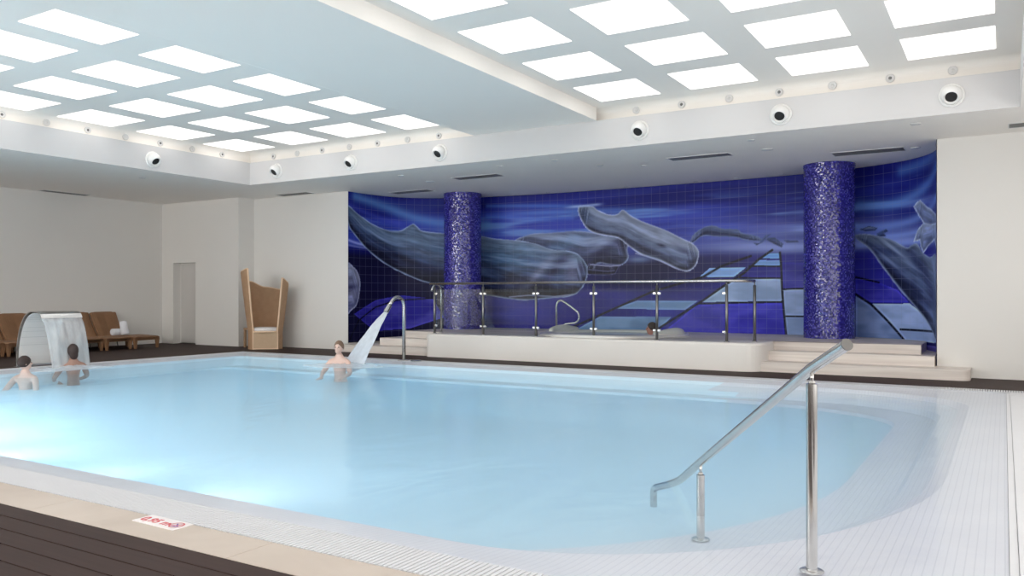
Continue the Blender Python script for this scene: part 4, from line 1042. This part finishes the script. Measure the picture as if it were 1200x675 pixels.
# viewer's left is the chair's -angle side when seen from the front (+x towards viewer)
bm = BM(); na, nz = 48, 16; th = .035
def shp(a, z, off): R_ = rad(z)-off; return (R_*math.cos(-a), R_*math.sin(-a), z)
outer = [[shp(math.radians(45+270*i/na), .0+(hgt(math.radians(45+270*i/na)))*j/nz, 0) for j in range(nz+1)] for i in range(na+1)]
innr = [[shp(math.radians(45+270*i/na), .0+(hgt(math.radians(45+270*i/na)))*j/nz, th) for j in range(nz+1)] for i in range(na+1)]
loft(bm, [o_+i_[::-1] for o_, i_ in zip(outer, innr)], True, True, True)
autosmooth(obj('shell', bm, M['wicker_tan'], r), 50)
for a in (45, 315):
    bm = BM(); P = [shp(math.radians(a), hgt(math.radians(a))*j/12, th/2) for j in range(13)]; tube(bm, P, .021, 8); obj('edge_piping', bm, M['rattan_edge'], r, smooth=True)
bm = BM(); P = [shp(math.radians(45+270*i/48), hgt(math.radians(45+270*i/48)), th/2) for i in range(49)]; tube(bm, P, .020, 8); obj('top_piping', bm, M['rattan_edge'], r, smooth=True)
bm = BM()
fr_ = [(rad(0)*math.cos(math.radians(a))*.99, rad(0)*math.sin(math.radians(a))*.99) for a in (-46, 46)]
prism(bm, [(.33, -.285), (.33, .285), (-.1, .30), (-.1, -.30)], 0.005, .40); obj('seat_box', bm, M['wicker_pale'], r)
bm = BM()
for y0 in (-.285, .285): box(bm, .325, .337, y0-.012, y0+.012, .005, .40)
box(bm, .325, .336, -.285, .285, .005, .03); obj('box_trim', bm, M['rattan_edge'], r)
bm = BM(); lathe(bm, [(1e-6, .40), (.37, .40), (.39, .42), (.385, .44), (1e-6, .44)], 40, c=(.02, 0, 0)); obj('seat_rim', bm, M['rattan_edge'], r, smooth=True)
bm = BM(); lathe(bm, [(1e-6, .44), (.33, .44), (.355, .465), (.34, .50), (.25, .525), (1e-6, .53)], 40, c=(.03, 0, 0)); obj('cushion', bm, M['cushion'], r, smooth=True)
for z in (.72, .92, 1.1):
    bm = BM(); P = [shp(math.radians(60+240*i/40), z, th) for i in range(41)]; tube(bm, P, .006, 6); obj('weave_band', bm, M['wicker_tan'], r, smooth=True)
r = empty('side_table', (-16.08, 14.24, 0), 0, 'small brown wooden side table half hidden behind the tall wicker chair', 'side table')
bm = BM(); box(bm, -.22, .22, -.22, .22, .44, .485, .006); obj('table_top', bm, M['wicker_tan'], r)
for x, y in ((-.19, -.19), (.19, -.19), (-.19, .19), (.19, .19)):
    bm = BM(); box(bm, x-.025, x+.025, y-.025, y+.025, 0, .44, .004); obj('leg', bm, M['wicker_tan'], r)

# ================================================================== PEOPLE
def person(name, loc, rz, head_z, label, skin, hair, suit, long_hair=False, lean=0., arm=.5, twist=0.):
    """crouching / seated bather; local +X is forward, z relative to the head centre height"""
    r = empty(name, (loc[0], loc[1], loc[2]), rz, label, 'person')
    H_ = head_z-loc[2]
    # skeleton
    V_ = []; E_ = []; R_ = []
    def add(p_, rr, par=None):
        V_.append(p_); R_.append(rr)
        if par is not None: E_.append((par, len(V_)-1))
        return len(V_)-1
    hz_ = H_-.78 if H_ > .80 else .0
    pel = add((-.02-lean, 0, H_-.76), .135)
    wst = add((-.02-lean*.7, 0, H_-.58), .115, pel); chs = add((0-lean*.3, 0, H_-.38), .135, wst); up = add((0, 0, H_-.26), .11, chs)
    nk = add((.0, 0, H_-.17), .058, up); hd = add((.01, 0, H_-.08), .06, nk)
    for s_ in (-1, 1):
        sh = add((0, s_*.17, H_-.255), .062, up)
        el = add((.10+.08*arm, s_*.27, H_-.46), .045, sh); wr = add((.30, s_*(.24-.05*arm), H_-.52), .030, el); pm = add((.37, s_*(.23-.05*arm), H_-.53), .036, wr)
        for q_, (dy, ln) in enumerate(((-.030, .07), (-.010, .085), (.010, .08), (.030, .062))):
            a_ = add((.41, s_*(.23-.05*arm)+dy, H_-.535), .010, pm); b_ = add((.41+ln*.5, s_*(.23-.05*arm)+dy*1.3, H_-.54), .009, a_); add((.41+ln, s_*(.23-.05*arm)+dy*1.4, H_-.555), .008, b_)
        a_ = add((.37, s_*(.23-.05*arm)-s_*.045, H_-.525), .011, pm); add((.40, s_*(.23-.05*arm)-s_*.07, H_-.53), .010, a_)
        hip = add((.02-lean, s_*.09, H_-.80), .088, pel); kn = add((.40-lean, s_*.13, max(-.0+.14, H_-.72)), .062, hip)
        an = add((.30-lean, s_*.13, .08), .040, kn); add((.46-lean, s_*.14, .04), .032, an)
    me_ = bpy.data.meshes.new('body'); me_.from_pydata(V_, E_, []); tmp = bpy.data.objects.new('tmp', me_); COL.objects.link(tmp)
    mod = tmp.modifiers.new('s', 'SKIN'); mod.use_smooth_shade = True
    for i, v in enumerate(me_.skin_vertices[0].data): v.radius = (R_[i], R_[i]*(.8 if i in (0, 1, 2, 3) else 1)); v.use_root = (i == 0)
    sub = tmp.modifiers.new('u', 'SUBSURF'); sub.levels = 2; sub.render_levels = 2
    dg = bpy.context.evaluated_depsgraph_get(); bme = bpy.data.meshes.new_from_object(tmp.evaluated_get(dg)); bpy.data.objects.remove(tmp)
    bm = BM(); bm.from_mesh(bme); bpy.data.meshes.remove(bme)
    Mh = Matrix.Translation((.015, 0, H_)) @ Matrix.Rotation(twist, 4, 'Z')
    ell(bm, (0, 0, .01), (.095, .076, .112), Mh, 24, 16); ell(bm, (.035, 0, -.055), (.062, .056, .058), Mh)      # skull and jaw
    ell(bm, (.102, 0, -.008), (.020, .013, .024), Mh, 10, 8)                                                # nose
    for s_ in (-1, 1): ell(bm, (-.005, s_*.078, -.005), (.018, .010, .030), Mh, 10, 8)                     # ears
    ell(bm, (.088, 0, -.050), (.012, .025, .008), Mh, 10, 8)                                                # lips
    b_o = obj('body', bm, skin, r, smooth=True)
    vg = b_o.modifiers.new('blend', 'REMESH'); vg.mode = 'VOXEL'; vg.voxel_size = .009; vg.use_smooth_shade = True
    for s_ in (-1, 1):
        bm = BM(); ell(bm, (.086, s_*.030, .012), (.011, .013, .008), Mh, 10, 8); obj('eye', bm, M['eye'], r, smooth=True)
    bm = BM()
    rings = []
    for j in range(1, 10):
        t = (.70 if abs(twist) > 1 else .62)*PI*j/9 if not long_hair else .78*PI*j/9; ring = []
        for k in range(24):
            a = 2*PI*k/24; front = max(0, math.cos(a)); tt = t*(1-.48*front**1.5)
            ring.append(Mh @ Vector((-.008+.107*math.sin(tt)*math.cos(a), .089*math.sin(tt)*math.sin(a), .014+.122*math.cos(tt))))
        rings.append(ring)
    loft(bm, rings, True, True, True)
    if long_hair: ell(bm, (-.06, 0, -.06), (.045, .07, .09), Mh)
    obj('hair', bm, hair, r, smooth=True)
    bm = BM(); Ls = [(-.02-lean, .155, H_-.70), (-.02-lean, .16, H_-.80), (-.01-lean, .15, H_-.90)]
    rings = [[(c_[0]+c_[1]*.92*math.cos(2*PI*k/24), c_[1]*1.25*math.sin(2*PI*k/24), c_[2]) for k in range(24)] for c_ in Ls]
    loft(bm, rings, True, False, False); sw = obj('swimwear', bm, suit, r, smooth=True)
    so = sw.modifiers.new('t', 'SOLIDIFY'); so.thickness = .006
    return r
person('person', (-14.22, 7.60, -.80), math.radians(-60), .14, 'dark haired bather with bare shoulders in the water left of the waterfall', M['skin_pale'], M['hair_dark'], M['swimred'], twist=2.4)
person('person', (-14.17, 8.40, -.42), math.radians(165), .30, 'dark haired tanned bather under the falling sheet of water, facing away', M['skin_dark'], M['hair_dark'], M['swim'], True, 0, .3)
person('person', (-10.50, 11.25, -.80), math.radians(-70), .33, 'brown haired bather standing in the pool under the water cannon jet', M['skin_pale'], M['hair_brown'], M['swim'], False, .05, .5)
person('person', (-5.90, 15.12, .055), math.radians(200), .64, 'person with short dark hair sitting in the whirlpool tub behind the balustrade', M['skin_red'], M['hair_dark'], M['swimred'], False, .05, .5)

# ================================================================== LIGHT + CAMERA
w = bpy.data.worlds.new('World'); scn.world = w; w.use_nodes = True
w.node_tree.nodes['Background'].inputs[0].default_value = (.8, .85, .9, 1); w.node_tree.nodes['Background'].inputs[1].default_value = .3
cam = bpy.data.cameras.new('camera'); co_ = bpy.data.objects.new('camera', cam); COL.objects.link(co_)
cam.sensor_width = 36; cam.lens = 957/1200*36; cam.shift_y = 9.5/1200; cam.clip_end = 100; cam.clip_start = .05
co_.location = (0, 0, 1.28); co_.rotation_euler = (PI/2, 0, math.radians(31.087))
scn.camera = co_
vs = scn.view_settings; vs.view_transform = 'Standard'; vs.look = 'None'; vs.gamma = 1; vs.use_curve_mapping = False; vs.exposure = EXPOSURE
